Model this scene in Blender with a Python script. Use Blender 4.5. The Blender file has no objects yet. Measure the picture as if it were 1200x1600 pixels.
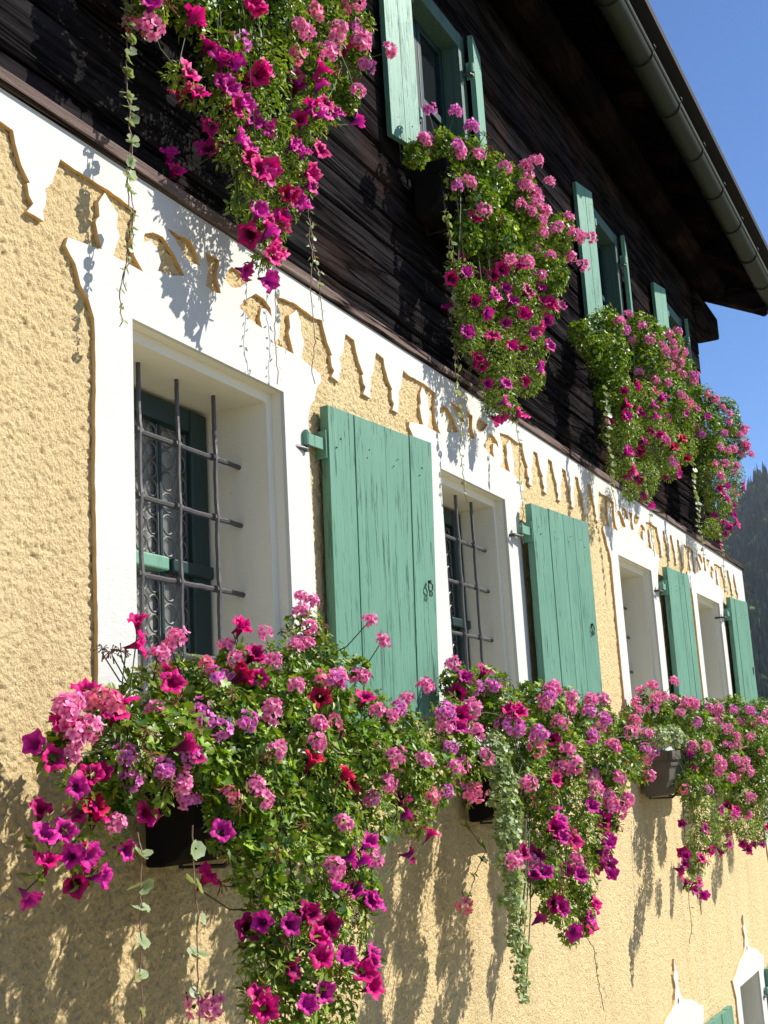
import bpy, bmesh, math, random
import numpy as np
from mathutils import Vector, Matrix
from mathutils.geometry import tessellate_polygon
R_ = math.radians
random.seed(7); rng = np.random.default_rng(7)
scene = bpy.context.scene
C = scene.collection
# ---------------------------------------------------------------- camera, sky, sun, exposure
cam_data = bpy.data.cameras.new('camera'); cam = bpy.data.objects.new('camera', cam_data); C.objects.link(cam)
cam_data.sensor_fit = 'HORIZONTAL'; cam_data.sensor_width = 36.0; cam_data.lens = 59.03
cam_data.clip_start = 0.05; cam_data.clip_end = 6000
rot = Matrix(((0.43978701, -0.16379822, -0.8830388), (-0.89633364, -0.14172396, -0.42011943), (-0.05633294, 0.97626045, -0.20914621)))
cam.matrix_world = Matrix.Translation((0, -2.0, 0)) @ rot.to_4x4()
scene.camera = cam
SUN = Vector((0.78, -1.0, 1.10)).normalized()
elev = math.asin(SUN.z); azim = math.atan2(SUN.x, SUN.y)      # compass angle from +y towards +x
world = bpy.data.worlds.new('World'); scene.world = world; world.use_nodes = True
wn = world.node_tree; bg = wn.nodes['Background']
sky = wn.nodes.new('ShaderNodeTexSky'); sky.sky_type = 'NISHITA'; sky.sun_disc = False
sky.sun_elevation = elev; sky.sun_rotation = azim; sky.altitude = 2000; sky.air_density = 1.1; sky.dust_density = 0.0; sky.ozone_density = 10.0
wn.links.new(sky.outputs[0], bg.inputs[0]); bg.inputs[1].default_value = 0.095
sd = bpy.data.lights.new('sun', 'SUN'); sd.energy = 4.6; sd.angle = R_(0.53); sd.color = (1.0, 0.95, 0.86)
so = bpy.data.objects.new('sun', sd); C.objects.link(so); so.rotation_euler = SUN.to_track_quat('Z', 'Y').to_euler(); so.location = (5, -10, 12)
vs = scene.view_settings; vs.view_transform = 'Standard'; vs.look = 'None'; vs.gamma = 1.0; vs.exposure = 0.80; vs.use_curve_mapping = False
scene.cycles.max_bounces = 8; scene.cycles.transparent_max_bounces = 12

# ---------------------------------------------------------------- helpers
def tag(o, label=None, cat=None, group=None, kind=None):
    if label: o['label'] = label
    if cat: o['category'] = cat
    if group: o['group'] = group
    if kind: o['kind'] = kind
    return o
def empty(name, loc=(0, 0, 0), label=None, cat=None, group=None):
    o = bpy.data.objects.new(name, None); C.objects.link(o); o.location = loc; o.empty_display_size = .1
    return tag(o, label, cat, group)
def link(name, me, mat=None, parent=None, smooth=False):
    o = bpy.data.objects.new(name, me); C.objects.link(o)
    if mat is not None and len(me.materials) == 0: me.materials.append(mat)
    if parent is not None:
        o.parent = parent
        o.matrix_parent_inverse = Matrix.Translation(world_loc(parent)).inverted()
    if smooth: me.polygons.foreach_set('use_smooth', [True] * len(me.polygons))
    return o
def world_loc(o):
    v = Vector(o.location)
    p = o.parent
    if p is not None: v = world_loc(p) + (o.matrix_parent_inverse @ v)
    return v
def rough(l):
    """subdivide a hand-cut outline and let its edges wander a little; horizontal and vertical opening edges stay straight"""
    out = []
    for i, p in enumerate(l):
        q = l[(i + 1) % len(l)]; out.append(p); L = math.hypot(q[0] - p[0], q[1] - p[1])
        if .03 < L < .62 and not (abs(p[0] - q[0]) < 1e-6 or abs(p[1] - q[1]) < 1e-6):
            k = int(L / .022)
            for j in range(1, k): t = j / k; out.append((p[0] + (q[0] - p[0]) * t + random.uniform(-.0016, .0016), p[1] + (q[1] - p[1]) * t + random.uniform(-.0016, .0016)))
    return out
def ochre_edges(o, keep=None):
    me = o.data; me.materials.append(M['ochre'])
    for f in me.polygons:
        if abs(f.normal.y) < .5:
            c = f.center
            if keep and keep[0] - .004 < c.x < keep[1] + .004 and keep[2] - .004 < c.z < keep[3] + .004: continue
            f.material_index = 1
class MB:
    """collects shapes in world coordinates and links them as one mesh"""
    def __init__(s): s.v = []; s.f = []
    def add(s, vs_, fs_):
        n = len(s.v); s.v += [tuple(v) for v in vs_]; s.f += [tuple(i + n for i in f) for f in fs_]; return s
    def box(s, x0, x1, y0, y1, z0, z1):
        return s.add([(x0, y0, z0), (x1, y0, z0), (x1, y1, z0), (x0, y1, z0), (x0, y0, z1), (x1, y0, z1), (x1, y1, z1), (x0, y1, z1)],
                     [(0, 3, 2, 1), (4, 5, 6, 7), (0, 1, 5, 4), (1, 2, 6, 5), (2, 3, 7, 6), (3, 0, 4, 7)])
    def hexa(s, p):   # 8 corners, same order as box
        return s.add(p, [(0, 3, 2, 1), (4, 5, 6, 7), (0, 1, 5, 4), (1, 2, 6, 5), (2, 3, 7, 6), (3, 0, 4, 7)])
    def tube(s, pts, r, n=8, cap=True):
        pts = [Vector(p) for p in pts]; rs = r if isinstance(r, (list, tuple)) else [r] * len(pts)
        ring = []; prev = None
        for i, p in enumerate(pts):
            t = (pts[min(i + 1, len(pts) - 1)] - pts[max(i - 1, 0)]).normalized()
            if prev is None: prev = t.orthogonal().normalized()
            a = (prev - t * prev.dot(t)).normalized(); prev = a; b = t.cross(a)
            ring.append([p + (a * math.cos(2 * math.pi * k / n) + b * math.sin(2 * math.pi * k / n)) * rs[i] for k in range(n)])
        vs_ = [v for rr in ring for v in rr]; fs_ = []
        for i in range(len(pts) - 1):
            for k in range(n): fs_.append((i * n + k, i * n + (k + 1) % n, (i + 1) * n + (k + 1) % n, (i + 1) * n + k))
        if cap: fs_.append(tuple(range(n - 1, -1, -1))); fs_.append(tuple((len(pts) - 1) * n + k for k in range(n)))
        return s.add(vs_, fs_)
    def extrude_x(s, prof, x0, x1):   # prof: list of (y,z)
        n = len(prof); vs_ = [(x0, y, z) for y, z in prof] + [(x1, y, z) for y, z in prof]
        fs_ = [tuple(range(n)), tuple(range(2 * n - 1, n - 1, -1))] + [(i, i + n, (i + 1) % n + n, (i + 1) % n) for i in range(n)]
        return s.add(vs_, fs_)
    def sheet(s, loops, y0, y1, back=False):
        """polygon with holes in the x-z plane, front face at y0 and rims running back to y1"""
        loops = [rough(l) for l in loops]; flat = [p for l in loops for p in l]
        tris = tessellate_polygon([[Vector((p[0], p[1], 0)) for p in l] for l in loops])
        n = len(flat); vs_ = [(p[0], y0, p[1]) for p in flat] + [(p[0], y1, p[1]) for p in flat]; fs_ = []
        for t in tris:
            a, b, c = [flat[i] for i in t]
            cr = (b[0] - a[0]) * (c[1] - a[1]) - (b[1] - a[1]) * (c[0] - a[0])
            t = tuple(t) if cr > 0 else tuple(reversed(t)); fs_.append(t)   # seen from -y, x right z up
        k = 0
        for l in loops:
            m = len(l)
            for i in range(m):
                j = (i + 1) % m; fs_.append((k + i, k + j, n + k + j, n + k + i))
            k += m
        return s.add(vs_, fs_)
    def build(s, name, mat, parent=None, smooth=False, bevel=0, subd=0):
        me = bpy.data.meshes.new(name); me.from_pydata(s.v, [], s.f); me.update()
        bm = bmesh.new(); bm.from_mesh(me); bmesh.ops.recalc_face_normals(bm, faces=bm.faces); bm.to_mesh(me); bm.free()
        o = link(name, me, mat, parent, smooth)
        if bevel:
            m = o.modifiers.new('bevel', 'BEVEL'); m.width = bevel; m.segments = 2; m.limit_method = 'ANGLE'; m.angle_limit = R_(40)
        return o
# ---------------------------------------------------------------- materials
def mat(name, base=(.5, .5, .5), rough=.7, spec=.3, metal=0):
    m = bpy.data.materials.new(name); m.use_nodes = True; p = m.node_tree.nodes['Principled BSDF']
    p.inputs['Base Color'].default_value = (*base, 1); p.inputs['Roughness'].default_value = rough
    p.inputs['Specular IOR Level'].default_value = spec; p.inputs['Metallic'].default_value = metal
    return m
class N:
    def __init__(s, m): s.t = m.node_tree; s.p = s.t.nodes['Principled BSDF']; s.geo = None
    def n(s, ty, **kw):
        x = s.t.nodes.new(ty)
        for k, v in kw.items():
            if k.startswith('i_'): x.inputs[k[2:].replace('_', ' ')].default_value = v
            else: setattr(x, k, v)
        return x
    def l(s, a, b): s.t.links.new(a, b)
    def pos(s, scale=(1, 1, 1), loc=(0, 0, 0), rot=(0, 0, 0)):
        if s.geo is None: s.geo = s.n('ShaderNodeNewGeometry')
        mp = s.n('ShaderNodeMapping'); mp.inputs['Scale'].default_value = scale; mp.inputs['Location'].default_value = loc; mp.inputs['Rotation'].default_value = rot
        s.l(s.geo.outputs['Position'], mp.inputs['Vector']); return mp.outputs[0]
    def noise(s, vec, scale, detail=4, rough=.55, dist=0):
        x = s.n('ShaderNodeTexNoise'); x.inputs['Scale'].default_value = scale; x.inputs['Detail'].default_value = detail; x.inputs['Roughness'].default_value = rough; x.inputs['Distortion'].default_value = dist
        s.l(vec, x.inputs['Vector']); return x.outputs['Fac']
    def vor(s, vec, scale, feature='F1'):
        x = s.n('ShaderNodeTexVoronoi', feature=feature); x.inputs['Scale'].default_value = scale; s.l(vec, x.inputs['Vector']); return x.outputs['Distance']
    def ramp(s, fac, stops):
        x = s.n('ShaderNodeValToRGB'); e = x.color_ramp.elements
        while len(e) < len(stops): e.new(.5)
        for i, (p, c) in enumerate(stops): e[i].position = p; e[i].color = (*c, 1) if len(c) == 3 else c
        s.l(fac, x.inputs[0]); return x.outputs[0]
    def mix(s, fac, a, b, mode='MIX'):
        x = s.n('ShaderNodeMix', data_type='RGBA', blend_type=mode)
        for i, v in ((0, fac), (6, a), (7, b)):
            if isinstance(v, (int, float)): x.inputs[i].default_value = v
            elif isinstance(v, tuple): x.inputs[i].default_value = (*v, 1)
            else: s.l(v, x.inputs[i])
        return x.outputs[2]
    def math(s, op, a, b=0.0, c=None):
        x = s.n('ShaderNodeMath', operation=op)
        for i, v in enumerate((a, b) if c is None else (a, b, c)):
            if isinstance(v, (int, float)): x.inputs[i].default_value = v
            else: s.l(v, x.inputs[i])
        return x.outputs[0]
    def bump(s, h, strength=1, dist=.01, normal=None):
        x = s.n('ShaderNodeBump'); x.inputs['Strength'].default_value = strength; x.inputs['Distance'].default_value = dist
        s.l(h, x.inputs['Height'])
        if normal is not None: s.l(normal, x.inputs['Normal'])
        s.l(x.outputs[0], s.p.inputs['Normal']); return x.outputs[0]
    def base(s, c): s.l(c, s.p.inputs['Base Color'])

def m_stucco():
    m = mat('yellow_roughcast', rough=.95, spec=.08); n = N(m)
    w = n.pos()
    big = n.noise(w, .9, 4); blot = n.noise(w, 7, 5); streak = n.noise(n.pos((5, 5, .5)), 1.0, 5, .6)
    v1 = n.vor(w, 90); v2 = n.noise(w, 150, 5, .75)
    h = n.math('ADD', n.math('MULTIPLY', v1, -.6), n.math('MULTIPLY', v2, 1.6))
    col = n.mix(big, (.89, .67, .34), (.96, .77, .44)); col = n.mix(n.math('MULTIPLY', blot, .4), col, (.80, .59, .33))
    col = n.mix(n.math('MULTIPLY', n.ramp(streak, [(.48, (0, 0, 0)), (.75, (1, 1, 1))]), .35), col, (.62, .44, .22))
    sz = n.n('ShaderNodeSeparateXYZ'); n.l(n.geo.outputs['Position'], sz.inputs[0]); zm = n.n('ShaderNodeMapRange'); zm.inputs[1].default_value = -1.5; zm.inputs[2].default_value = -.15; n.l(sz.outputs['Z'], zm.inputs[0])
    below = n.math('LESS_THAN', sz.outputs['Z'], -.12); drip = n.ramp(n.noise(n.pos((11, 11, .45)), 1.0, 4, .6, .3), [(.50, (0, 0, 0)), (.66, (1, 1, 1))])
    col = n.mix(n.math('MULTIPLY', n.math('MULTIPLY', n.math('MULTIPLY', drip, below), zm.outputs[0]), .40), col, (.50, .38, .22))
    pit = n.ramp(v2, [(.37, (1, 1, 1)), (.45, (0, 0, 0))]); col = n.mix(n.math('MULTIPLY', pit, .55), col, (.38, .24, .10))
    hh = n.math('ADD', h, n.math('MULTIPLY', n.ramp(n.vor(n.pos((1, 1, .7)), 48), [(.08, (0, 0, 0)), (.22, (1, 1, 1))]), .5)); n.base(col); n.bump(hh, 1.0, .009); return m
def m_white(c=(.59, .587, .555), name='white_limewash', dirt=.4):
    m = mat(name, rough=.85, spec=.2); n = N(m); w = n.pos()
    a = n.noise(w, 3, 5); b = n.noise(w, 40, 4); sp = n.noise(w, 55, 2)
    col = n.mix(n.math('MULTIPLY', a, dirt), c, (c[0] * .8, c[1] * .79, c[2] * .74))
    spk = n.ramp(sp, [(.26, (1, 1, 1)), (.30, (0, 0, 0))]); col = n.mix(n.math('MULTIPLY', spk, .25), col, (.42, .38, .32))
    n.base(col); hh = n.math('ADD', n.math('MULTIPLY', a, 2.0), n.math('MULTIPLY', b, .35)); n.bump(n.math('ADD', hh, n.math('MULTIPLY', n.noise(n.pos((1, 1, 3)), 45, 4), .35)), .55, .005); return m
def m_timber(name='dark_weathered_timber', axis='x', dark=(.003, .0026, .0028), light=(.034, .031, .033)):
    m = mat(name, rough=1.0, spec=.0); n = N(m)
    sc = {'x': (1.2, 22, 22), 'y': (22, 1.2, 22), 'z': (22, 22, 1.2)}[axis]
    w = n.pos(sc); w2 = n.pos(tuple(v * .35 for v in sc), (3, 7, 1)); o = n.pos()
    a = n.noise(w, 1.6, 7, .65, .6); b = n.noise(w2, 1.0, 4, .5, 1.2); c = n.noise(o, 2.1, 3)
    col = n.mix(n.ramp(a, [(.35, (0, 0, 0)), (.72, (1, 1, 1))]), dark, light)
    col = n.mix(n.math('MULTIPLY', n.ramp(c, [(.5, (0, 0, 0)), (.75, (1, 1, 1))]), .28), col, (.075, .034, .018))
    crack = n.ramp(b, [(.44, (0, 0, 0)), (.475, (1, 1, 1)), (.51, (0, 0, 0))]); col = n.mix(crack, col, (.006, .005, .005))
    n.base(col); n.bump(n.math('SUBTRACT', n.math('MULTIPLY', a, 1.4), n.math('MULTIPLY', crack, 1.0)), .9, .012); return m
def m_green(name='flaking_green_paint', c1=(.062, .195, .132), c2=(.108, .265, .183), wear=.5):
    m = mat(name, rough=.55, spec=.35); n = N(m)
    tc = n.n('ShaderNodeTexCoord'); oi = n.n('ShaderNodeObjectInfo'); ms = n.n('ShaderNodeVectorMath', operation='SCALE'); ms.inputs[0].default_value = (17.3, 9.1, 31.7); n.l(oi.outputs['Random'], ms.inputs['Scale'])
    addv = n.n('ShaderNodeVectorMath', operation='ADD'); n.l(tc.outputs['Object'], addv.inputs[0]); n.l(ms.outputs[0], addv.inputs[1])
    def obj(scale):
        mp = n.n('ShaderNodeMapping'); mp.inputs['Scale'].default_value = scale; n.l(addv.outputs[0], mp.inputs['Vector']); return mp.outputs[0]
    g = n.noise(obj((38, 38, 1.6)), 1.0, 6, .65, .5); g2 = n.noise(obj((90, 90, 3.5)), 1.0, 5, .7, .8); b = n.noise(obj((3, 3, 1.2)), 1.4, 4); k = n.noise(obj((5, 5, 3)), 2.0, 2)
    col = n.mix(n.ramp(b, [(.3, (0, 0, 0)), (.7, (1, 1, 1))]), c1, c2); col = n.mix(n.math('MULTIPLY', g, .5), col, (.22, .37, .27))
    cr = n.ramp(g2, [(.37, (1, 1, 1)), (.43, (0, 0, 0))]); zone = n.ramp(k, [(.36, (.12, .12, .12)), (.56, (1, 1, 1))])
    col = n.mix(n.math('MULTIPLY', oi.outputs['Random'], .35), col, (c1[0] * 1.5, c1[1] * 1.25, c1[2] * 1.2)); cr = n.math('MULTIPLY', n.math('MULTIPLY', cr, zone), wear * 1.6)
    col = n.mix(cr, col, (.015, .04, .035)); n.base(col)
    n.bump(n.math('SUBTRACT', n.math('ADD', g, n.math('MULTIPLY', g2, .6)), cr), .7, .004); return m
def m_vcol(name, rough, transl, tcol=(1.2, 1.25, .5), spec=.35, bump=0):
    m = mat(name, rough=rough, spec=spec); n = N(m)
    at = n.n('ShaderNodeAttribute', attribute_name='tint'); n.base(at.outputs['Color'])
    tr = n.n('ShaderNodeBsdfTranslucent'); mx = n.n('ShaderNodeMixShader'); mx.inputs[0].default_value = transl
    cc = n.mix(1.0, at.outputs['Color'], tcol, 'MULTIPLY'); n.l(cc, tr.inputs['Color'])
    out = n.t.nodes['Material Output']; n.l(n.p.outputs[0], mx.inputs[1]); n.l(tr.outputs[0], mx.inputs[2]); n.l(mx.outputs[0], out.inputs['Surface']); return m
def m_plain(name, c, rough=.7, spec=.3, metal=0, var=.3, sc=12, bump=.3, dist=.003):
    m = mat(name, c, rough, spec, metal); n = N(m); a = n.noise(n.pos(), sc, 5)
    n.base(n.mix(a, tuple(v * (1 - var) for v in c), tuple(min(1, v * (1 + var)) for v in c)))
    if bump: n.bump(a, bump, dist)
    return m
M = dict(stucco=m_stucco(), white=m_white(), reveal=m_white((.80, .76, .64), 'reveal_limewash', .4), timber=m_timber(), timber_y=m_timber('dark_timber_across', 'y'),
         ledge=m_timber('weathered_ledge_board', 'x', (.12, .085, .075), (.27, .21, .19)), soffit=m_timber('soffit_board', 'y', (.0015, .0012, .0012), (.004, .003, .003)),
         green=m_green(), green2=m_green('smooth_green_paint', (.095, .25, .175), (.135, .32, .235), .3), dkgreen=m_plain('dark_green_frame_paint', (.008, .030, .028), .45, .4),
         iron=m_plain('grey_iron', (.085, .08, .082), .5, .5, .35, .25, 60, .4, .001), black=m_plain('blackened_iron', (.02, .02, .02), .5, .5),
         lead=m_plain('lead_came', (.13, .13, .127), .5, .5, .3, .2, 60), gutter=m_plain('painted_gutter_metal', (.015, .021, .012), .6, .2, 0, .35, 5, .2),
         gutter_rim=m_plain('bare_gutter_rim', (.16, .17, .14), .4, .5, .5, .2, 20), roof=m_plain('dark_roof_covering', (.012, .011, .011), .8, .2),
         pot_dark=m_plain('dark_brown_planter', (.010, .009, .009), .85, .05), pot_grey=m_plain('grey_brown_planter', (.10, .088, .072), .85, .15), soil=m_plain('potting_soil', (.03, .02, .015), 1, .1, 0, .5, 60, 1, .01),
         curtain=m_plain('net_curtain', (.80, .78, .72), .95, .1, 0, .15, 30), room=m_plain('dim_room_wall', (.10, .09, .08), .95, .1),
         leaf=m_vcol('leaf', .45, .26), petal=m_vcol('petal', .55, .30, (1.1, .8, 1.1), .2), dry=m_plain('dried_bloom', (.20, .10, .05), .9, .1), stem=m_plain('green_stem', (.05, .07, .02), .6, .3), redstem=m_plain('reddish_stem', (.18, .10, .07), .6, .3))
mg = mat('window_glass', (.34, .34, .31), .10, .5); N(mg); mg.node_tree.nodes['Principled BSDF'].inputs['Alpha'].default_value = .30; M['glass'] = mg
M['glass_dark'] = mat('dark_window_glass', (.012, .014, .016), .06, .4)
M['teal'] = m_green('shaded_window_paint', (.014, .045, .040), (.024, .062, .054), .3)  # upper casing green, darkened in the colour to stand for eave shade
M['ochre'] = m_plain('ochre_trim_edge', (.66, .43, .17), .9, .1, 0, .25, 30)
# ---------------------------------------------------------------- ground, mountain
GZ = -3.9
def m_ground():
    m = mat('ground_surface', rough=.95, spec=.1); n = N(m); w = n.pos(); a = n.noise(w, .8, 6); b = n.noise(w, 25, 4)
    g_ = n.ramp(n.noise(w, .06, 3), [(.45, (0, 0, 0)), (.6, (1, 1, 1))]); n.base(n.mix(g_, n.mix(a, (.40, .35, .27), (.33, .28, .21)), n.mix(a, (.30, .28, .17), (.20, .20, .09)))); n.bump(b, .8, .03); return m
me = MB(); me.add([(-2200, -2200, GZ), (2600, -2200, GZ), (2600, 2200, GZ), (-2200, 2200, GZ)], [(0, 1, 2, 3)])
tag(me.build('ground', m_ground()), kind='structure')
def hill_h(x, y):
    """height of the mountain flank that rises to the right of the house's end"""
    a = y / max(x, 1.0)
    d = math.hypot(x, y)
    t = min(max((d - 620) / 1000, 0), 1)
    crest = 331 - 640 * (a - .13) + 9 * math.sin(a * 60) + 6 * math.sin(a * 133 + 1)
    return GZ + max(0, crest) * (t ** 1.15) * 1.03 + 7 * math.sin(x * .021) * math.sin(y * .03) * min(1, t * 4)
def build_hill():
    nx, ny = 70, 60; vs_ = []; fs_ = []
    for i in range(nx):
        d = 600 + i * 18.5
        for j in range(ny):
            a = -.55 + j * (1.15 / (ny - 1)); x = d * math.cos(math.atan(a)); y = d * math.sin(math.atan(a)); vs_.append((x, y, hill_h(x, y)))
    for i in range(nx - 1):
        for j in range(ny - 1): k = i * ny + j; fs_.append((k, k + ny, k + ny + 1, k + 1))
    k = (nx - 1) * ny; b = len(vs_)
    for j in range(ny): x, y, z = vs_[k + j]; vs_.append((x * 1.3, y * 1.3, GZ - 5))
    for j in range(ny - 1): fs_.append((k + j, b + j, b + j + 1, k + j + 1))
    m = mat('mountain_meadow', rough=1, spec=0); n = N(m); a = n.noise(n.pos(), .02, 5); n.base(n.mix(a, (.06, .075, .03), (.13, .14, .06)))
    o = MB(); o.add(vs_, fs_); tag(o.build('mountain', m, None, True), kind='structure')
build_hill()
def build_forest():
    vs_ = []; fs_ = []; cols = []; r = random.Random(3)
    cnt = 0
    while cnt < 9000:
        d = r.uniform(680, 1720); a = r.uniform(.08, .24) if r.random() < .85 else r.uniform(-.3, .45)
        x = d * math.cos(math.atan(a)); y = d * math.sin(math.atan(a)); z = hill_h(x, y)
        el = z / d
        if abs(el - (.178 + (a - .16) * -.25)) < .004 and r.random() < .88: continue   # the pale clearing
        cnt += 1
        dec = r.random() < .10
        h = r.choice((r.uniform(7, 13), r.uniform(13, 27))) * (0.7 if dec else 1); w = h * (r.uniform(.34, .5) if dec else r.uniform(.14, .20)); n = 7; k0 = len(vs_)
        g = r.uniform(.4, 1.7); c = (.075 * g, .10 * g, .025 * g) if dec else (.017 * g, .040 * g, .024 * g)
        lv = 5; px, py = x, y
        for li in range(lv):
            f = li / (lv - 1)
            if dec: rr = w * math.sin(math.pi * (.22 + .72 * f)); zz = z + h * (.1 + .9 * f)
            else: rr = w * (1 - f) * (1 if li % 2 == 0 else .72) + .15; zz = z + h * (.08 + .92 * f)
            for q in range(n):
                an = 2 * math.pi * q / n + li * .45; q2 = rr * r.uniform(.65, 1.25); vs_.append((px + q2 * math.cos(an), py + q2 * math.sin(an), zz + r.uniform(-.04, .04) * h))
                v = r.uniform(.7, 1.35); cols.append((c[0] * v, c[1] * v, c[2] * v, 1))
        for li in range(lv - 1):
            for q in range(n): fs_.append((k0 + li * n + q, k0 + li * n + (q + 1) % n, k0 + (li + 1) * n + (q + 1) % n, k0 + (li + 1) * n + q))
    me = bpy.data.meshes.new('forest'); me.from_pydata(vs_, [], fs_); at = me.color_attributes.new('tint', 'FLOAT_COLOR', 'POINT'); at.data.foreach_set('color', np.array(cols, dtype=np.float32).ravel())
    m = mat('forest_foliage', rough=1, spec=0); n = N(m); a = n.n('ShaderNodeAttribute', attribute_name='tint'); n.base(a.outputs['Color'])
    tag(link('forest', me, m), 'dark conifer forest covering the mountainside behind the house', 'forest', kind='stuff')
build_forest()
# ---------------------------------------------------------------- the house
CX1 = 11.72; ZB = 1.715
house = empty('farmhouse', (0, 4, GZ), 'alpine farmhouse with yellow roughcast wall, white stencilled trim, dark timber upper storey and green shutters', 'house')
WIN = [(3.055, .405, .26, .134), (5.135, .383, .20, .08), (7.865, .40, .30, .16), (10.06, .42, .30, .16)]   # centre, half width, glass depth, grille depth
ZT, ZS = 1.275, 0.17
LOW = [7.85, 10.05]
hb = .03   # the opening in the wall is a little wider than its surround
holes = [[(c - w - hb, ZS - hb), (c + w + hb, ZS - hb), (c + w + hb, ZT + hb), (c - w - hb, ZT + hb)] for c, w, _, _ in WIN]
holes += [[(c - .43, -2.78), (c + .39, -2.78), (c + .39, -1.55), (c - .43, -1.55)] for c in [3.055, 5.135] + LOW]
wall = MB(); wall.sheet([[(-5, GZ), (CX1, GZ), (CX1, ZB + .03), (-5, ZB + .03)]] + holes, .007, .027)
wall.add([(CX1, 0, GZ), (CX1, 8, GZ), (CX1, 8, ZB + .03), (CX1, 0, ZB + .03)], [(0, 1, 2, 3)])
wall.add([(-5, 0, GZ), (-5, 8, GZ), (-5, 8, ZB + .03), (-5, 0, ZB + .03)], [(3, 2, 1, 0)])
wall.add([(-5, 8, GZ), (CX1, 8, GZ), (CX1, 8, ZB + .03), (-5, 8, ZB + .03)], [(0, 1, 2, 3)])
wall.build('rendered_wall', M['stucco'], house)

# painted frieze: white relief band with pendants, finials and openwork over the windows
def vnoise(X, Z, cell, seed):
    """smooth value noise on a lattice"""
    g = np.random.default_rng(seed).random((512, 512)); u = X / cell; v = Z / cell; i = np.floor(u).astype(int); j = np.floor(v).astype(int); a = u - i; b = v - j; a = a * a * (3 - 2 * a); b = b * b * (3 - 2 * b)
    f = lambda p, q: g[p % 512, q % 512]
    return f(i, j) * (1 - a) * (1 - b) + f(i + 1, j) * a * (1 - b) + f(i, j + 1) * (1 - a) * b + f(i + 1, j + 1) * a * b
def roughcast():
    """thrown plaster as real relief"""
    V = []; F = []; base = 0
    for x0, x1, st in ((1.55, 4.6, .0045), (4.6, CX1 - .30, .008)):
        nx = int((x1 - x0) / st) + 1; nz = int((1.645 + 2.3) / st) + 1
        X, Z = np.meshgrid(np.linspace(x0, x1, nx), np.linspace(-2.3, 1.645, nz), indexing='ij')
        w1 = vnoise(X, Z, .03, 1) * .008; Xw = X + w1; Zw = Z + vnoise(X, Z, .03, 2) * .008
        h = .50 * vnoise(Xw, Zw, .0100, 3) + .22 * vnoise(Xw, Zw * .8, .019, 4) + .38 * vnoise(X, Z, .0068, 5)
        pits = np.clip((.42 - vnoise(Xw + 3, Zw, .0095, 6)) * 4, 0, 1); zone = .75 + .5 * vnoise(X, Z, .35, 7)
        y = .005 - .0098 * (h * zone) + .0042 * pits
        V.append(np.stack([X, y, Z], -1).reshape(-1, 3))
        idx = np.arange(nx * nz).reshape(nx, nz) + base; q = np.stack([idx[:-1, :-1], idx[1:, :-1], idx[1:, 1:], idx[:-1, 1:]], -1)
        xc = (X[:-1, :-1] + X[1:, 1:]) / 2; zc = (Z[:-1, :-1] + Z[1:, 1:]) / 2; ok = np.ones(xc.shape, bool)
        for hl_ in holes: ok &= ~((xc > hl_[0][0]) & (xc < hl_[1][0]) & (zc > hl_[0][1]) & (zc < hl_[2][1]))
        F.append(q[ok]); base += nx * nz
    V = np.concatenate(V); F = np.concatenate(F); me = bpy.data.meshes.new('roughcast')
    me.vertices.add(len(V)); me.vertices.foreach_set('co', V.astype(np.float32).ravel()); me.loops.add(F.size); me.loops.foreach_set('vertex_index', F.astype(np.int32).ravel())
    me.polygons.add(len(F)); me.polygons.foreach_set('loop_start', np.arange(0, F.size, 4, dtype=np.int32)); me.polygons.foreach_set('loop_total', np.full(len(F), 4, np.int32)); me.update(calc_edges=True)
    link('roughcast', me, M['stucco'], house, True)
roughcast()
RY = -.0128
def wob(pts, a=.004):
    return [(x + random.uniform(-a, a), z + random.uniform(-a, a)) for x, z in pts]
fin = [(-.533, 1.43), (-.546, 1.453), (-.560, 1.502), (-.542, 1.521), (-.546, 1.560), (-.518, 1.600), (-.492, 1.580), (-.463, 1.563), (-.468, 1.52), (-.455, 1.497), (-.484, 1.43)]
mz = lambda l: [(-x, z) for x, z in l]
tri = [(-.235, 1.608), (-.111, 1.612), (-.079, 1.581), (-.069, 1.55), (-.114, 1.541), (-.157, 1.559), (-.198, 1.59)]
cres = [(-.349, 1.52), (-.343, 1.548), (-.303, 1.568), (-.252, 1.57), (-.2, 1.536), (-.149, 1.488), (-.21, 1.468), (-.281, 1.458), (-.269, 1.491), (-.283, 1.528), (-.314, 1.537)]
cen = [(-.034, 1.605), (.038, 1.607), (.023, 1.55), (.044, 1.499), (0, 1.49), (-.042, 1.495), (-.020, 1.555)]
def pendant(xc, hw):   # from spike top left to spike top right around one hanging baluster
    k = hw / .118
    h = [(-.085 * k, 1.62), (-.080 * k, 1.585), (-.058 * k, 1.54), (-.028 * k, 1.506), (-.036 * k, 1.498), (-.034 * k, 1.466), (-.018, 1.452), (-.036 * k, 1.424)]
    return [(xc + x, z) for x, z in h] + [(xc + .020 * k, 1.418), (xc + .022 * k, 1.452), (xc + .030 * k, 1.466), (xc + .034 * k, 1.496), (xc + .026 * k, 1.506), (xc + .056 * k, 1.54), (xc + .074 * k, 1.585), (xc + .085 * k, 1.62)]
lower = [(-5, 1.62)]
def pend_run(x0, x1):  # whole pendants between two spike centres
    n = max(1, round((x1 - x0) / .236)); w = (x1 - x0) / n; out = []
    for i in range(n): out += wob(pendant(x0 + (i + .5) * w, w / 2))
    return out
edges = []
x = WIN[0][0] - .645 - .022
low = [(-5.0, 1.62)] + pend_run(x - .2 * 30 + .8, x)
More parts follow.
